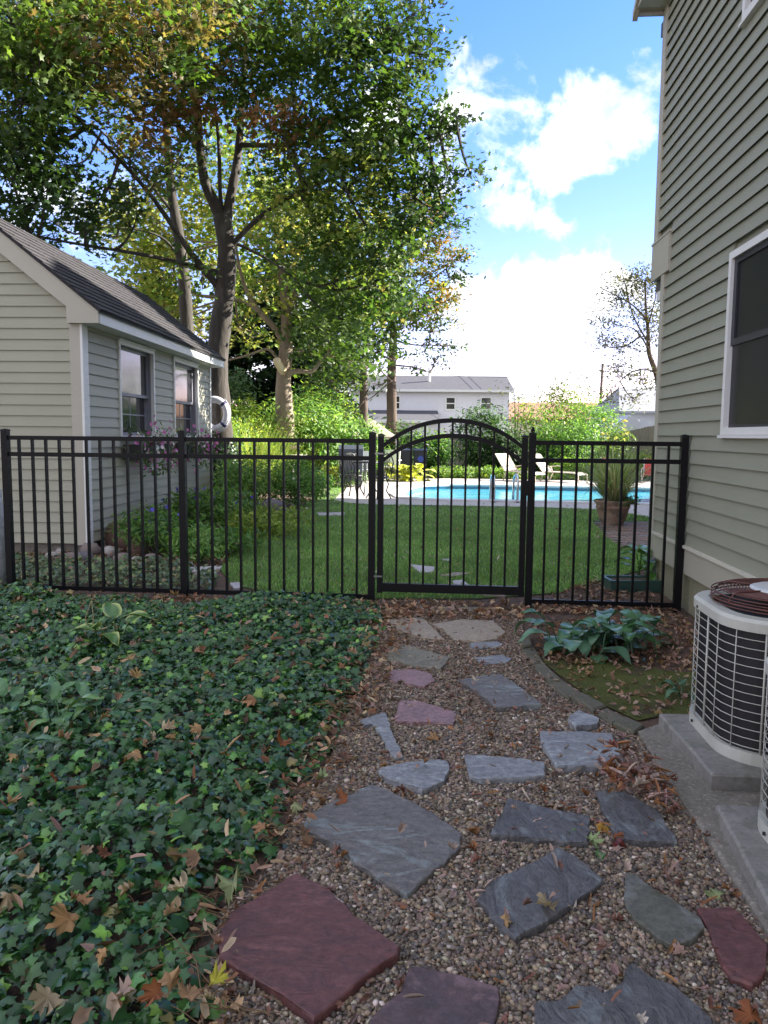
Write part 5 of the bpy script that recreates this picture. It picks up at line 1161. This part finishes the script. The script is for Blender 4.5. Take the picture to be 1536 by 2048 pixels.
sk += tree_branch('branch', t1, [(398,300),(340,230),(260,160),(170,80)], [Y1-.3,Y1-.8,Y1-1.4,Y1-2.], .045, .015, BARK)
sk += tree_branch('branch', t1, [(484,200),(560,160),(650,110),(760,60)], [Y1+.4,Y1,Y1-.4,Y1-.8], .05, .015, BARK)
sk += tree_branch('branch', t1, [(478,290),(580,290),(700,280),(830,280),(915,260)], [Y1+.3,Y1-.1,Y1-.5,Y1-.7,Y1-.8], .05, .01, BARK)
B1 = []
def bl(px, py, dy, rx, rz, cols, wts=None, den=1.): B1.append((px, py, Y1+dy, rx, rz, cols, wts, den))
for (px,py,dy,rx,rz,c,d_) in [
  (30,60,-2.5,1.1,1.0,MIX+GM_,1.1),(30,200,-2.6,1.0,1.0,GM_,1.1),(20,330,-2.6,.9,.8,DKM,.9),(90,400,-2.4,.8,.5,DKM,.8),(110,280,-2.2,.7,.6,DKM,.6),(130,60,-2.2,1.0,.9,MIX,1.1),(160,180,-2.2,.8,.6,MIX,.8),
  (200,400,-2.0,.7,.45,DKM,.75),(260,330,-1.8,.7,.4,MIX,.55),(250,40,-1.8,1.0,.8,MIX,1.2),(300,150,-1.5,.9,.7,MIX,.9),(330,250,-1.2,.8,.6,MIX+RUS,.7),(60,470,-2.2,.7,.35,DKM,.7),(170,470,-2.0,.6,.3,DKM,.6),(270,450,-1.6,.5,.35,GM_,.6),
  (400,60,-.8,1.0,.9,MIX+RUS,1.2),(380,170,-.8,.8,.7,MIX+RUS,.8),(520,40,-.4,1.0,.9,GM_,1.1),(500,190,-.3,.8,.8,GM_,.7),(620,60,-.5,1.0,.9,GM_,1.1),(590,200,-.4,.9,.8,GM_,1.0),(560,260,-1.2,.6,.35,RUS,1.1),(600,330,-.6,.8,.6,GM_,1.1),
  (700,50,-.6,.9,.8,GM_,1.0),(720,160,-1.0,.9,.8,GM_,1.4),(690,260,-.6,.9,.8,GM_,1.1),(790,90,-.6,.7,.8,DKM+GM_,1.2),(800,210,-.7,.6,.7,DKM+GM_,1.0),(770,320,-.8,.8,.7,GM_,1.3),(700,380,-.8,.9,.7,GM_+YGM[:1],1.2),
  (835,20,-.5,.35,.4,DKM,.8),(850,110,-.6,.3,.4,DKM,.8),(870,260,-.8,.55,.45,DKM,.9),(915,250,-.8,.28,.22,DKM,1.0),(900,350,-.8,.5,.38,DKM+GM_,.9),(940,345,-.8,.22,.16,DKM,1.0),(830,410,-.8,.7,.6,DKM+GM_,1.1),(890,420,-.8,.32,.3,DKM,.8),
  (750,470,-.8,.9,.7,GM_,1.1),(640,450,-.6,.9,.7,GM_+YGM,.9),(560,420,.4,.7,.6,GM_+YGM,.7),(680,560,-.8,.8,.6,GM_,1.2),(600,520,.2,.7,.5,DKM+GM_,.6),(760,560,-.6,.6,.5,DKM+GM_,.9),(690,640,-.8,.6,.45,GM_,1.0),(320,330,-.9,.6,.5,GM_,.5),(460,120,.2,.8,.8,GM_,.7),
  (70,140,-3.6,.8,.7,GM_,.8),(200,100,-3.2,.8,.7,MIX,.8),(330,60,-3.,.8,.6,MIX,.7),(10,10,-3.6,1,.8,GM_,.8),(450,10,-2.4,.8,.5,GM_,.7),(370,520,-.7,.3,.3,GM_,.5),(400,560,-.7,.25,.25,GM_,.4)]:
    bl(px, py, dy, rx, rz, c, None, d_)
for (px,py,dy,rx,rz) in [(200,-120,-1,1.6,1),(450,-160,0,1.8,1.2),(700,-120,0,1.5,1.),(0,-100,-2,1.5,1),(-120,150,-2,1.3,1.3),(-120,380,-2,1.,1.),(520,-380,0,2.5,1.5),(300,-100,3,2,1.5),(500,0,3.,1.6,1.2),(150,100,2,1.5,1.2),(300,300,2.5,.9,.6)]: bl(px,py,dy,rx,rz,GM_+MIX,None,.5)
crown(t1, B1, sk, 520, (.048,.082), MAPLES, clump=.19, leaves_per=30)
# ivy sleeve on its lower trunk
n = 1500; zz = rng.uniform(.02,1.2,n)**1.0; th = rng.uniform(0,6.28,n); c0 = A(445,950,Y1); rr = .27+.10*rng.random(n)*(1.3-zz/1.3)
V, T, C_ = scatter(IVY, np.stack([c0[0]+np.cos(th)*rr, c0[1]+np.sin(th)*rr, zz],1), np.stack([np.cos(th), np.sin(th), rng.normal(.3,.3,n)],1)+rng.normal(0,.3,(n,3)), rng.uniform(.03,.06,n), palette(n, DG+[(.05,.10,.04)], None))
npmesh('trunk_ivy', V, T, LEAFG, C_, None, kind='stuff', label='dark ivy wrapped around the base of the forked maple', cat='ivy')
# life ring on trunk
lr = A(429,828,Y1-.36); o = empty('life_ring', lr, .0, label='white life ring with navy bands hanging on the maple trunk by the shed corner', cat='life ring')
LR = mat('life_ring_white', (.68,.68,.76), .5, (.60,.60,.68), 8, .5); NV = mat('navy_band', (.02,.02,.10), .5)
Rr = .225
def arc(a0, a1, r, rr_, m, nm, par=None, k=14, yo=0):
    MB().tube([(Rr*math.cos(t), yo, Rr*math.sin(t)*1.18) for t in np.linspace(a0,a1,k)], rr_, 12).build(nm, m, par or o, smooth=True)
MB().tube([(Rr*math.cos(t), 0, Rr*math.sin(t)*1.18) for t in np.linspace(0,2*math.pi,41)[:-1]], .062, 12, closed=True).build('ring', LR, o, smooth=True)
for a in (.75, 2.35, 3.95, 5.5): arc(a-.1, a+.1, Rr, .0645, NV, 'band', k=4)
MB().tube([((Rr+.075)*math.cos(t)*1.0, -.02, (Rr+.075)*math.sin(t)*1.18) for t in np.linspace(-2.2,.9,20)], .008, 6).build('rope', LR, o, smooth=True)
# --- T2
Y2 = 17.5
t2 = empty('maple_tree', (0,0,0), 0, label='slimmer grey maple trunk just left of the big forked maple', cat='tree')
sk = tree_branch('trunk', t2, [(384,960),(380,800),(374,660),(368,560),(357,470),(345,400),(338,330),(332,240),(326,120),(322,-20)], Y2, .19, .05, BARK)
sk += tree_branch('branch', t2, [(350,430),(310,380),(260,320),(190,250)], [Y2,Y2-.3,Y2-.8,Y2-1.2], .05, .015, BARK)
sk += tree_branch('branch', t2, [(362,520),(330,480),(280,460),(200,455)], [Y2,Y2-.3,Y2-.6,Y2-1.], .04, .012, BARK)
sk += tree_branch('branch', t2, [(340,350),(380,280),(420,200)], Y2, .04, .012, BARK)
B2 = [(300,130,Y2+.5,1.,.8,DKM,None,.5),(210,230,Y2,.8,.6,DKM,None,.5),(350,40,Y2+.5,1.2,1,GM_,None,.7),(150,330,Y2,.8,.6,DKM,None,.5),(100,440,Y2,.8,.4,DKM+GM_,None,.7),(230,470,Y2,.6,.35,GM_,None,.6),(420,300,Y2,.8,.8,GM_,None,.4),(60,100,Y2,1.2,1.,GM_,None,.7),(-80,200,Y2,1.5,1.5,GM_,None,.7),(40,250,Y2,.9,.9,GM_,None,.7)]
crown(t2, B2, sk, 230, (.06,.10), MAPLES, clump=.26)
# --- T3 pale pruned tree with yellow-green crown
Y3 = 20.5
t3 = empty('pruned_maple_tree', (0,0,0), 0, label='pale barked pruned maple with sawn stub and yellow green leaves in the middle background', cat='tree')
sk = tree_branch('trunk', t3, [(575,900),(569,820),(567,760),(572,700),(573,650),(570,600),(562,540),(555,470),(548,380)], Y3, .27, .06, BARKP)
sk += tree_branch('branch', t3, [(571,692),(548,655),(520,625),(495,585),(480,540),(470,480)], [Y3,Y3-.1,Y3-.2,Y3-.3,Y3-.5,Y3-.6], .10, .03, BARKP)
sk += tree_branch('branch', t3, [(520,625),(490,605),(455,595)], Y3-.25, .045, .02, BARKP)
sk += tree_branch('branch', t3, [(560,725),(540,700),(520,702),(490,712),(450,722)], Y3-.3, .05, .02, BARKP)
sk += tree_branch('branch', t3, [(572,748),(598,742),(622,744),(640,725),(655,708)], Y3-.2, .085, .025, BARKP)
sk += tree_branch('branch', t3, [(572,640),(600,560),(640,480),(680,420)], [Y3,Y3+.1,Y3+.3,Y3+.4], .07, .02, BARKP)
MB().tube([A(568,745,Y3-.1), A(556,728,Y3-.35), A(553,720,Y3-.45)], [.11,.10,.10], 12).build('sawn_stub', mat('cut_wood',(.62,.50,.34),.8), t3)
B3 = [(x_, y_, Y3+dy, rx, rz, c, None, d_) for (x_,y_,dy,rx,rz,c,d_) in [
 (300,430,.5,1.1,.8,YGM,.9),(380,400,1,1.1,.8,YGM,.9),(460,380,.5,1.1,.9,YGM,.8),(330,540,1.,1.1,.9,YGM,.9),(260,500,1,.9,.7,YGM,.9),(420,520,1.5,1.,.9,YGM,.7),(500,480,.5,1.,.9,YGM,.8),(560,440,0,1.1,.9,YGM+GM_,.9),(640,420,0,1.1,.9,YGM+GM_,1.),(520,560,.8,1,.8,YGM+GM_,.7),(600,600,.3,1.1,.8,YGM+GM_,.7),(680,520,0,1.1,.9,GM_+YGM,1.1),(660,650,-.3,1.1,.7,GM_,1.1),(720,600,0,1,.8,GM_+YGM,1.2),(480,660,1,.9,.6,GM_+YGM,.6),(330,620,1.,.9,.7,YGM+GM_,.9),(270,590,1,.8,.6,YGM,.8),(700,720,-.3,.9,.5,GM_,.9),(620,700,.5,.8,.5,DKM+GM_,.6),(400,640,1.2,.8,.6,YGM,.7),(740,480,0,1.,.8,GM_+YGM,1.1),(500,300,1,1.2,1,GM_+YGM,.6),(240,440,2,.9,.7,YGM,.8)]]
crown(t3, B3, sk, 300, (.07,.115), MAPLES, clump=.32, twigm=BARKP)
# --- dark evergreen mass behind
def cone_tree(name, px, pyb, Y, H_, R0, cols, label, n, m=BARKC, tr=.15, size=(.12,.22), z0=.6, wts=None, dens_pow=1., gaps=.0, tm=TRI4, droop=-.35, group=None):
    c = A(px, 900, Y); o = empty(name, (c[0],c[1],0), 0, label=label, cat='tree', group=group)
    MB().tube([(0,0,0),(.02,0,H_*.3),(-.03,0,H_*.6),(0,0,H_*.98)], [tr,tr*.8,tr*.5,.02], 10).build('trunk', m, o, smooth=True)
    br = MB(); parts = []; nb = int(46*gaps) if gaps else 60
    per = n//nb
    for i in range(nb):
        u = random.random()**.8; z = z0+(H_-z0)*u; R = R0*(1-u**dens_pow)*random.uniform(.65,1.1)+.1; t = random.uniform(0,6.283); d_ = np.array([math.cos(t), math.sin(t), 0])
        e_ = np.array([0,0,z])+d_*R+np.array([0,0,droop*R]); br.tube([(0,0,z),tuple(np.array([0,0,z])+d_*R*.5+[0,0,.05*R]),tuple(e_)], [.03,.02,.008], 4)
        s = rng.random(per)**.6; p = np.array([0,0,z])+s[:,None]*(e_-np.array([0,0,z]))+rng.normal(0,1,(per,3))*[.16*R0/1.5+.06,.16*R0/1.5+.06,.10]+[0,0,-.05]
        cl = palette(1, cols, wts, .15)*rng.uniform(.75,1.25,(per,1))
        parts.append(scatter(tm, p, rng.normal(0,.6,(per,3))+[0,-.2,.7], rng.uniform(*size,per), cl))
    br.build('branches', m, o, kind='stuff'); V, T, C_ = join(parts); npmesh('crown', V, T, LEAF, C_, o, kind='stuff'); return o
cone_tree('spruce_tree', 480, 900, 29, 7.5, 2.3, DG, 'dark spruce behind the shed end, left of the pruned maple', 9000, z0=.3)
cone_tree('spruce_tree', 565, 900, 30, 8, 2.6, DG, 'dark spruce directly behind the pale pruned maple', 10000, z0=.3)
cone_tree('spruce_tree', 655, 900, 29, 7.2, 2.4, DG+[(.05,.07,.03)], 'dark spruce between the pruned maple and the conifer trunks', 9000, z0=.3)
cone_tree('spruce_tree', 320, 900, 29, 8, 2.6, DG+[(.05,.08,.03)], 'dark spruce hidden mostly behind the shed roof', 7000, z0=.3)
cone_tree('spruce_tree', 180, 900, 30, 7.5, 2.8, DG+[(.05,.08,.03)], 'dark spruce behind the shed roof near the left picture edge', 6000, z0=.3)
# --- T4, T5 conifers with bare lower trunks
t4 = empty('pine_tree', (0,0,0), 0, label='dark conifer with bare trunk left of the orange tinged conifer', cat='tree')
Y4 = 24
sk = tree_branch('trunk', t4, [(728,950),(728,860),(727,780),(730,700),(738,620),(745,520)], Y4, .19, .05, BARKC)
for pts in ([(728,740),(700,770),(672,800)],[(729,720),(760,740),(790,770)],[(728,690),(690,700),(650,690)],[(728,800),(705,830),(690,842)]): sk += tree_branch('branch', t4, pts, Y4-.2, .03, .01, BARKC)
DKC = [(.025,.055,.02),(.04,.08,.03),(.05,.09,.025)]
crown(t4, [(x_,y_,Y4+dy,rx,rz,DKC+GM_[:1],None,d_) for (x_,y_,dy,rx,rz,d_) in [(740,650,0,1.,.7,.9),(700,690,0,1.,.5,.7),(770,700,.3,.7,.45,.7),(660,760,.5,.9,.4,.5),(745,560,0,1.1,.8,1.),(800,620,.4,.9,.7,.8),(690,760,0,.6,.3,.5),(760,770,0,.5,.25,.45)]], sk, 420, (.07,.14), TRI4, clump=.28, flat=.4, twigm=BARKC)
t5 = empty('larch_tree', (0,0,0), 0, label='conifer with orange tinged foliage and bare reddish trunk left of the white house', cat='tree')
Y5 = 26
sk = tree_branch('trunk', t5, [(785,960),(784,860),(783,760),(786,680),(790,600),(800,500),(812,410)], Y5, .24, .05, BARKC)
for pts in ([(785,680),(830,690),(880,690)],[(786,650),(850,620),(920,590)],[(784,720),(740,700),(700,690)],[(788,600),(860,560),(915,520)],[(784,760),(750,790),(735,800)],[(785,730),(830,735),(860,745)],[(795,520),(860,470),(910,450)]): sk += tree_branch('branch', t5, pts, Y5-.2, .035, .01, BARKC)
ORG = [(.34,.20,.045),(.42,.25,.05),(.17,.18,.045),(.13,.17,.045)]; OGR = [(.09,.14,.045),(.14,.17,.045),(.26,.18,.045)]
crown(t5, [(x_,y_,Y5+dy,rx,rz,c,None,d_) for (x_,y_,dy,rx,rz,c,d_) in [(850,420,0,.8,.7,ORG,1.),(880,500,0,.8,.6,ORG+OGR,1.),(820,520,0,1.,.8,OGR,1.1),(850,600,0,1.1,.6,ORG+OGR,1.1),(905,560,0,.45,.3,DKC,.9),(920,510,0,.3,.22,DKC,.9),(915,455,0,.35,.2,DKC,.9),(800,640,0,.9,.4,ORG,1.),(770,600,0,.8,.6,OGR,1.),(880,640,0,.6,.3,OGR+DKC,.7),(900,690,0,.35,.2,DKC,.7),(870,720,0,.4,.22,DKC,.6),(845,690,0,.5,.25,DKC,.6),(760,680,0,.7,.35,OGR,.8),(830,740,0,.4,.2,DKC,.4),(740,730,0,.5,.25,DKC,.4),(860,660,-.3,.5,.25,OGR,.7),(800,440,0,.9,.7,GM_+OGR,1.)]], sk, 520, (.055,.12), TRI4, clump=.24, flat=.4, twigm=BARKC, twig_r=.014)
# --- T6 sparse right tree
t6 = empty('sparse_tree', (0,0,0), 0, label='tall thin leaved tree with fine dark twigs against the sky beside the house', cat='tree')
Y6 = 30
sk = tree_branch('trunk', t6, [(1345,960),(1335,860),(1322,790),(1312,745),(1298,705),(1296,660),(1292,620),(1290,560)], Y6, .19, .03, BARKC)
for pts in ([(1315,748),(1290,738),(1262,745),(1240,762),(1222,778)],[(1298,700),(1280,670),(1262,655),(1235,650)],[(1300,690),(1270,640),(1255,590),(1245,545)],[(1295,640),(1265,610),(1230,590),(1200,575)],[(1318,770),(1330,700),(1330,600)],[(1296,650),(1310,600),(1315,550)],[(1280,672),(1255,690),(1220,695),(1195,680)]): sk += tree_branch('branch', t6, pts, Y6-.1, .04, .012, BARKC, n=3, seg=6)
SPR = [(.07,.075,.045),(.10,.095,.05),(.13,.12,.05)]
crown(t6, [(x_,y_,Y6,rx,rz,SPR,None,d_*4.2) for (x_,y_,rx,rz,d_) in [(1260,560,.9,.6,.8),(1300,560,.8,.7,.8),(1240,600,.8,.5,.8),(1220,640,.7,.4,.8),(1290,620,.8,.6,.7),(1210,680,.5,.35,1.),(1250,690,.7,.5,.7),(1300,680,.6,.6,.6),(1230,740,.7,.45,.7),(1280,760,.7,.5,.6),(1215,790,.5,.4,.6),(1320,640,.6,.6,.7),(1270,800,.6,.4,.5)]], sk, 120, (.05,.09), TRI4, clump=.22, twigm=BARKC, twig_r=.010, leaves_per=9, shell=.1)
# --- bright shrubs, hedge and small trees beyond the pool
HG = 'shrubs along the back of the yard'
def B(px, Y, topy, wpx, n, size, cols, label, tm=OVAL, name='garden_shrub', cat='shrub', ry=None, z0=.1, botz=0, flower=None):
    c = A(px, topy, Y); h = c[2]-botz; rx = wpx/F*Y/2; return bush(name, (c[0],c[1],botz), rx, (h-.05)/2, n, size, cols, label, cat, tm=tm, group=HG, z0=.03, ry=ry or max(.5, rx*.7), flower=flower, stems=5)
B(475,19.5,772,95,3200,(.05,.09),[(.22,.30,.05),(.30,.36,.07),(.14,.22,.04)],'yellow green shrub just right of the life ring')
B(455,24,730,110,2600,(.06,.1),[(.07,.13,.06),(.10,.16,.08)],'muted blue green shrub behind the life ring')
B(560,21,792,150,4200,(.05,.09),LG+YG,'light green feathery shrub under the pruned maple')
B(640,21.5,800,150,4200,(.05,.09),LG+[(.22,.33,.09)],'pale green spreading shrub left of the conifer trunks')
B(640,26,745,170,3600,(.06,.1),YG+MG,'tall yellow green shrub behind the pale spreading one')
B(715,22,828,110,2400,(.045,.08),MG+LG,'green shrub behind the gate hinge post')
B(690,26,800,60,1200,(.05,.08),[(.22,.14,.15),(.15,.14,.08)],'dusky pink shrub between the conifer trunks')
B(640,23,868,170,2200,(.045,.08),MG+DG,'dark low shrub behind the bird bath')
B(655,19.6,938,30,500,(.03,.06),[(.13,.2,.05)],'small green mound right of the bird bath'); 
B(700,19.2,925,70,1200,(.03,.05),[(.15,.24,.09),(.10,.18,.06)],'round light green mound behind the bistro chair')
B(662,19.4,930,45,700,(.03,.06),[(.30,.28,.05),(.22,.22,.05)],'small golden shrub left of the light green mound')
B(800,26,842,130,2600,(.05,.09),DG+MG,'dark green shrub behind the wheeled bins')
B(868,27,862,80,2200,(.05,.09),MG+LG,'leafy green shrub framed by the gate arch')
B(820,28,880,80,1400,(.05,.09),DG,'darkest shrub low behind the bins')
B(965,25.5,806,110,4200,(.05,.09),[(.06,.12,.04),(.08,.15,.05),(.04,.09,.035)],'tall dark green shrub in front of the white house corner')
B(1010,25,862,100,3000,(.05,.08),DG+[(.05,.10,.04)],'dense dark shrub behind the left lounge chair')
B(1085,26,870,120,3000,(.05,.08),DG+MG,'dark shrub behind the right lounge chair')
B(1128,28.5,748,80,3600,(.05,.08),[(.17,.26,.035),(.13,.21,.03)],'tall rounded bright green arborvitae beyond the pool')
B(1080,27,795,110,3000,(.05,.08),LG+YG,'bright green bush left of the rounded arborvitae')
B(1185,27,790,100,3200,(.05,.08),LG+[(.16,.28,.05)],'bright green bush right of the rounded arborvitae')
B(1140,25.5,838,150,3600,(.05,.08),LG+MG,'broad green bush in front of the rounded arborvitae')
B(1035,29,742,90,420,(.05,.08),[(.08,.10,.04),(.13,.15,.05)],'thin airy shrub top rising left of the arborvitae')
B(1175,30,740,70,300,(.05,.08),[(.08,.10,.04)],'thin airy twigs right of the arborvitae')
B(1232,23.5,842,60,1500,(.04,.07),[(.13,.20,.05),(.10,.17,.04)],'yellow flowering shrub above the fountain grass',flower=(34,[(.55,.50,.14)],.05))
B(1290,24,900,90,1500,(.04,.07),LG+YG,'leafy shrub behind the red chair by the house corner')
B(1330,26,842,120,1500,(.05,.08),MG,'green shrub beyond the house corner')
B(1150,23.8,915,90,1700,(.04,.07),[(.14,.25,.04),(.20,.30,.06)],'low bright green shrub right of the lounge chairs')
for i, (px, w_) in enumerate(((880,50),(925,60),(975,60),(1025,60))):
    B(px,23.6,934,w_,900,(.03,.06),YG+LG,['yellow green low border plant behind the left end of the pool','yellow green low border plant second from the bins','yellow green low border plant below the tall dark shrub','yellow green low border plant left of the lounge chairs'][i])
n = 9000; BDP = gpoly([(860,957),(860,944),(1200,950),(1200,962)]); q = sample(BDP, n)
V, T, C_ = scatter(TRI4, np.column_stack([q, rng.uniform(.02,.16,n)]), rng.normal(0,.5,(n,3))+[0,-.3,.8], rng.uniform(.04,.08,n), palette(n, YG+LG, None)); npmesh('border_grass', V, T, LEAF, C_, None, kind='stuff', label='lime green strip of low border planting beyond the pool', cat='border planting')
# wooden fences at the back
WD = mat('weathered_board', (.25,.22,.19), .85, (.17,.15,.13), 9, .7, stretch=(1,1,.2), bump=.003, bscale=40)
def stockade(p0, p1, z0, z1, label, step=.14):
    o = empty('board_fence', (p0[0],p0[1],0), math.atan2(p1[1]-p0[1], p1[0]-p0[0]), label=label, cat='fence'); L_ = math.dist(p0[:2], p1[:2]); n = int(L_/step)
    for i in range(n):
        h = z0+(z1-z0)*(i+.5)/n+random.uniform(-.01,.01); MB().box(i*step+.004,-.01,0,(i+1)*step-.004,.01,h).build('fence_board', WD, o)
    for z in (.4, 1.3): MB().box(0,.0105,z-.04,L_,.045,min(z+.04, z1)).build('rail', WD, o)
stockade(A(1215,900,26.5), A(1400,900,22.5), 1.35, 1.95, 'tall weathered board fence near the house corner beyond the pool')
stockade(A(380,900,23.5), A(700,900,27), 1.5, 1.5, 'grey weathered board fence behind the bird bath')
stockade(A(700,900,31), A(1220,900,31), 1.1, 1.1, 'low board fence behind the pool shrubs', step=.16)

# ================================================================== FAR HOUSES
YH = 62
def far_house():
    a = A(700,900,YH); b_ = A(1016,900,YH); o = empty('white_house', (a[0],a[1],0), 0, label='white two storey house with dark roof beyond the pool', cat='house'); Wd = b_[0]-a[0]
    ez = A(900,783,YH)[2]; rz2 = A(900,763,YH)[2]+.55
    WS = mat('white_siding', (.72,.71,.74), .6, (.66,.65,.68), 3, .7); RF = mat('dark_roof', (.06,.06,.075), .9, (.085,.085,.1), 4, .7, bump=.02, bscale=6)
    MB().box(0,0,-.2,Wd,7,ez).build('wall', WS, o)
    z = 1.2
    while z < ez-.1: MB().prism([(.0,z),(-.03,z),(-.004,z+.2),(.0,z+.2)], 'x', 0, Wd).build('siding_board', WS, o); z += .2
    m_ = MB(); m_.prism([(-.45,ez-.0),(3.5,rz2),(7.45,ez),(7.45,ez+.15),(3.5,rz2+.15),(-.45,ez+.15)], 'x', -.3, Wd+.3); m_.build('roof', RF, o)
    MB().prism([(0,ez),(7,ez),(3.5,rz2-.02)], 'x', .02, Wd-.02).build('gable_wall', WS, o)
    MB().box(-.3,-.50,ez-.06,Wd+.3,-.451,ez+.14).build('gutter', WHITE, o)
    vp = A(861,766,YH); MB().tube([(vp[0]-a[0],1.8,ez+.6),(vp[0]-a[0],1.8,ez+2.0)], .12, 8).build('vent_pipe', WHITE, o)
    for (px, py0, py1, hw_) in ((791,793,817,.30),(901,796,818,.32),(972,796,818,.36)):
        x = A(px,806,YH)[0]-a[0]; z0, z1 = A(px,py1,YH)[2], A(px,py0,YH)[2]; f = MB(); t = .13; h_ = hw_+t
        f.box(x-h_,-.06,z0-t,x+h_,-.031,z0); f.box(x-h_,-.06,z1,x+h_,-.031,z1+t); f.box(x-h_,-.06,z0,x-hw_,-.031,z1); f.box(x+hw_,-.06,z0,x+h_,-.031,z1); f.box(x-hw_,-.055,(z0+z1)/2-.04,x+hw_,-.031,(z0+z1)/2+.04)
        fo = f.build('window', WHITE, o); MB().box(x-hw_,-.045,z0,x+hw_,-.032,z1).build('pane', GLASS, fo)
    # lower addition with roof
    x0 = -1; x1 = A(880,830,YH-3)[0]-a[0]; lz0 = A(800,842,YH-3)[2]; lz1 = A(800,822,YH-3)[2]
    MB().box(x0,-3,-.2,x1-.3,-.001,lz0).build('addition_wall', WS, o)
    m_ = MB(); m_.prism([(-3.4,lz0-.05),(-.1,lz1),(-.1,lz1+.15),(-3.4,lz0+.1)], 'x', x0-.3, x1); m_.build('addition_roof', RF, o)
    MB().box(x0-.3,-3.45,lz0-.14,x1,-3.401,lz0+.09).build('addition_gutter', WHITE, o)
far_house()
# grey house right
YG_ = 48; a = A(1232,900,YG_); b_ = A(1400,900,YG_); o = empty('grey_house', (a[0],a[1],0), 0, label='pale blue grey house with steep hipped roof beside the corner of the sage house', cat='house')
BW = mat('blue_grey_siding', (.42,.44,.50), .7, (.36,.38,.44), 3, .7); BR = mat('blue_grey_roof', (.22,.23,.27), .9, (.28,.29,.33), 3, .7)
ez = A(1240,822,YG_)[2]; rt = A(1260,768,YG_)[2]; Wd = b_[0]-a[0]
MB().box(.2,0,-.2,Wd,7,ez).build('wall', BW, o)
m_ = MB(); m_.v = [(0,-.4,ez),(Wd+.3,-.4,ez),(Wd+.3,7.4,ez),(0,7.4,ez),(1.0,3.2,rt),(Wd-.5,3.2,rt),(0,-.4,ez-.12),(Wd+.3,-.4,ez-.12),(Wd+.3,7.4,ez-.12),(0,7.4,ez-.12)]; m_.f = [(0,1,5,4),(1,2,5),(2,3,4,5),(3,0,4),(6,7,1,0),(7,8,2,1),(8,9,3,2),(9,6,0,3)]; m_.build('roof', BR, o)
for dx in (.7, 2.4): 
    f = MB().box(dx,-.05,ez-1.5,dx+.7,-.001,ez-.5).build('window', WHITE, o); MB().box(dx+.08,-.06,ez-1.42,dx+.62,-.051,ez-.58).build('pane', GLASS, f)
m_ = MB(); m_.prism([(-.9,0),(-.9,ez*.62),(.15,ez*.9),(1.2,ez*.62),(1.2,0)], 'y', -2.2, -.001); m_.build('porch', BW, o)
# terracotta coloured house behind the shrubs
YO = 70; a = A(1015,900,YO); b_ = A(1250,900,YO); o = empty('tan_house', (a[0],a[1],0), 0, label='low house with orange brown roof showing above the green shrubs', cat='house'); Wd = b_[0]-a[0]; ez = A(1100,838,YO)[2]; rt = A(1100,811,YO)[2]
MB().box(.2,0,-.2,Wd-.2,7,ez).build('wall', TRIM, o)
m_ = MB(); m_.prism([(-.5,ez),(3.5,rt+.4),(7.5,ez),(7.5,ez-.15),(-.5,ez-.15)], 'x', 0, Wd); m_.build('roof', mat('orange_roof',(.34,.19,.12),.9,(.27,.15,.10),2,.7), o)
# utility pole and wires
p = A(1195,900,55); zt = A(1195,728,55)[2]; o = empty('utility_pole', (p[0],p[1],0), 0, label='thin utility pole rising above the shrubs near the sparse tree', cat='utility pole')
MB().tube([(0,0,0),(.15,0,zt)], [.12,.09], 8).build('pole', BARKC, o, smooth=True)
w0 = A(760,742,75); w1 = A(1195,754,55); w2 = A(1420,745,55); m_ = MB()
for dz in (0,.35): m_.tube(smoothpath([A(600,738,80)+[0,0,dz], w0+[0,0,dz], (w0+w1)/2+[0,0,dz-.25], w1+[0,0,dz], w2+[0,0,dz]],4), .018, 4)
m_.build('power_lines', mat('wire',(.1,.1,.11),.6), None, label='pair of thin overhead wires crossing above the white house roof', cat='wire')
# distant tree belt so the horizon is closed off
n = 26000; x = rng.uniform(-90,110,n); y = rng.uniform(95,120,n); hmax = 3.2+1.3*np.sin(x*.21)+1.0*np.sin(x*.53+1); p = np.stack([x, y, rng.random(n)**.7*hmax],1)
V, T, C_ = scatter(TRI4, p, rng.normal(0,.6,(n,3))+[0,-.6,.6], rng.uniform(.35,.7,n), palette(n, DG+MG, None)); npmesh('distant_woods', V, T, LEAF, C_, None, kind='stuff', label='low belt of distant trees along the horizon', cat='woods')

SC.render.engine = 'CYCLES'
SC.cycles.max_bounces = 6; SC.cycles.transparent_max_bounces = 6
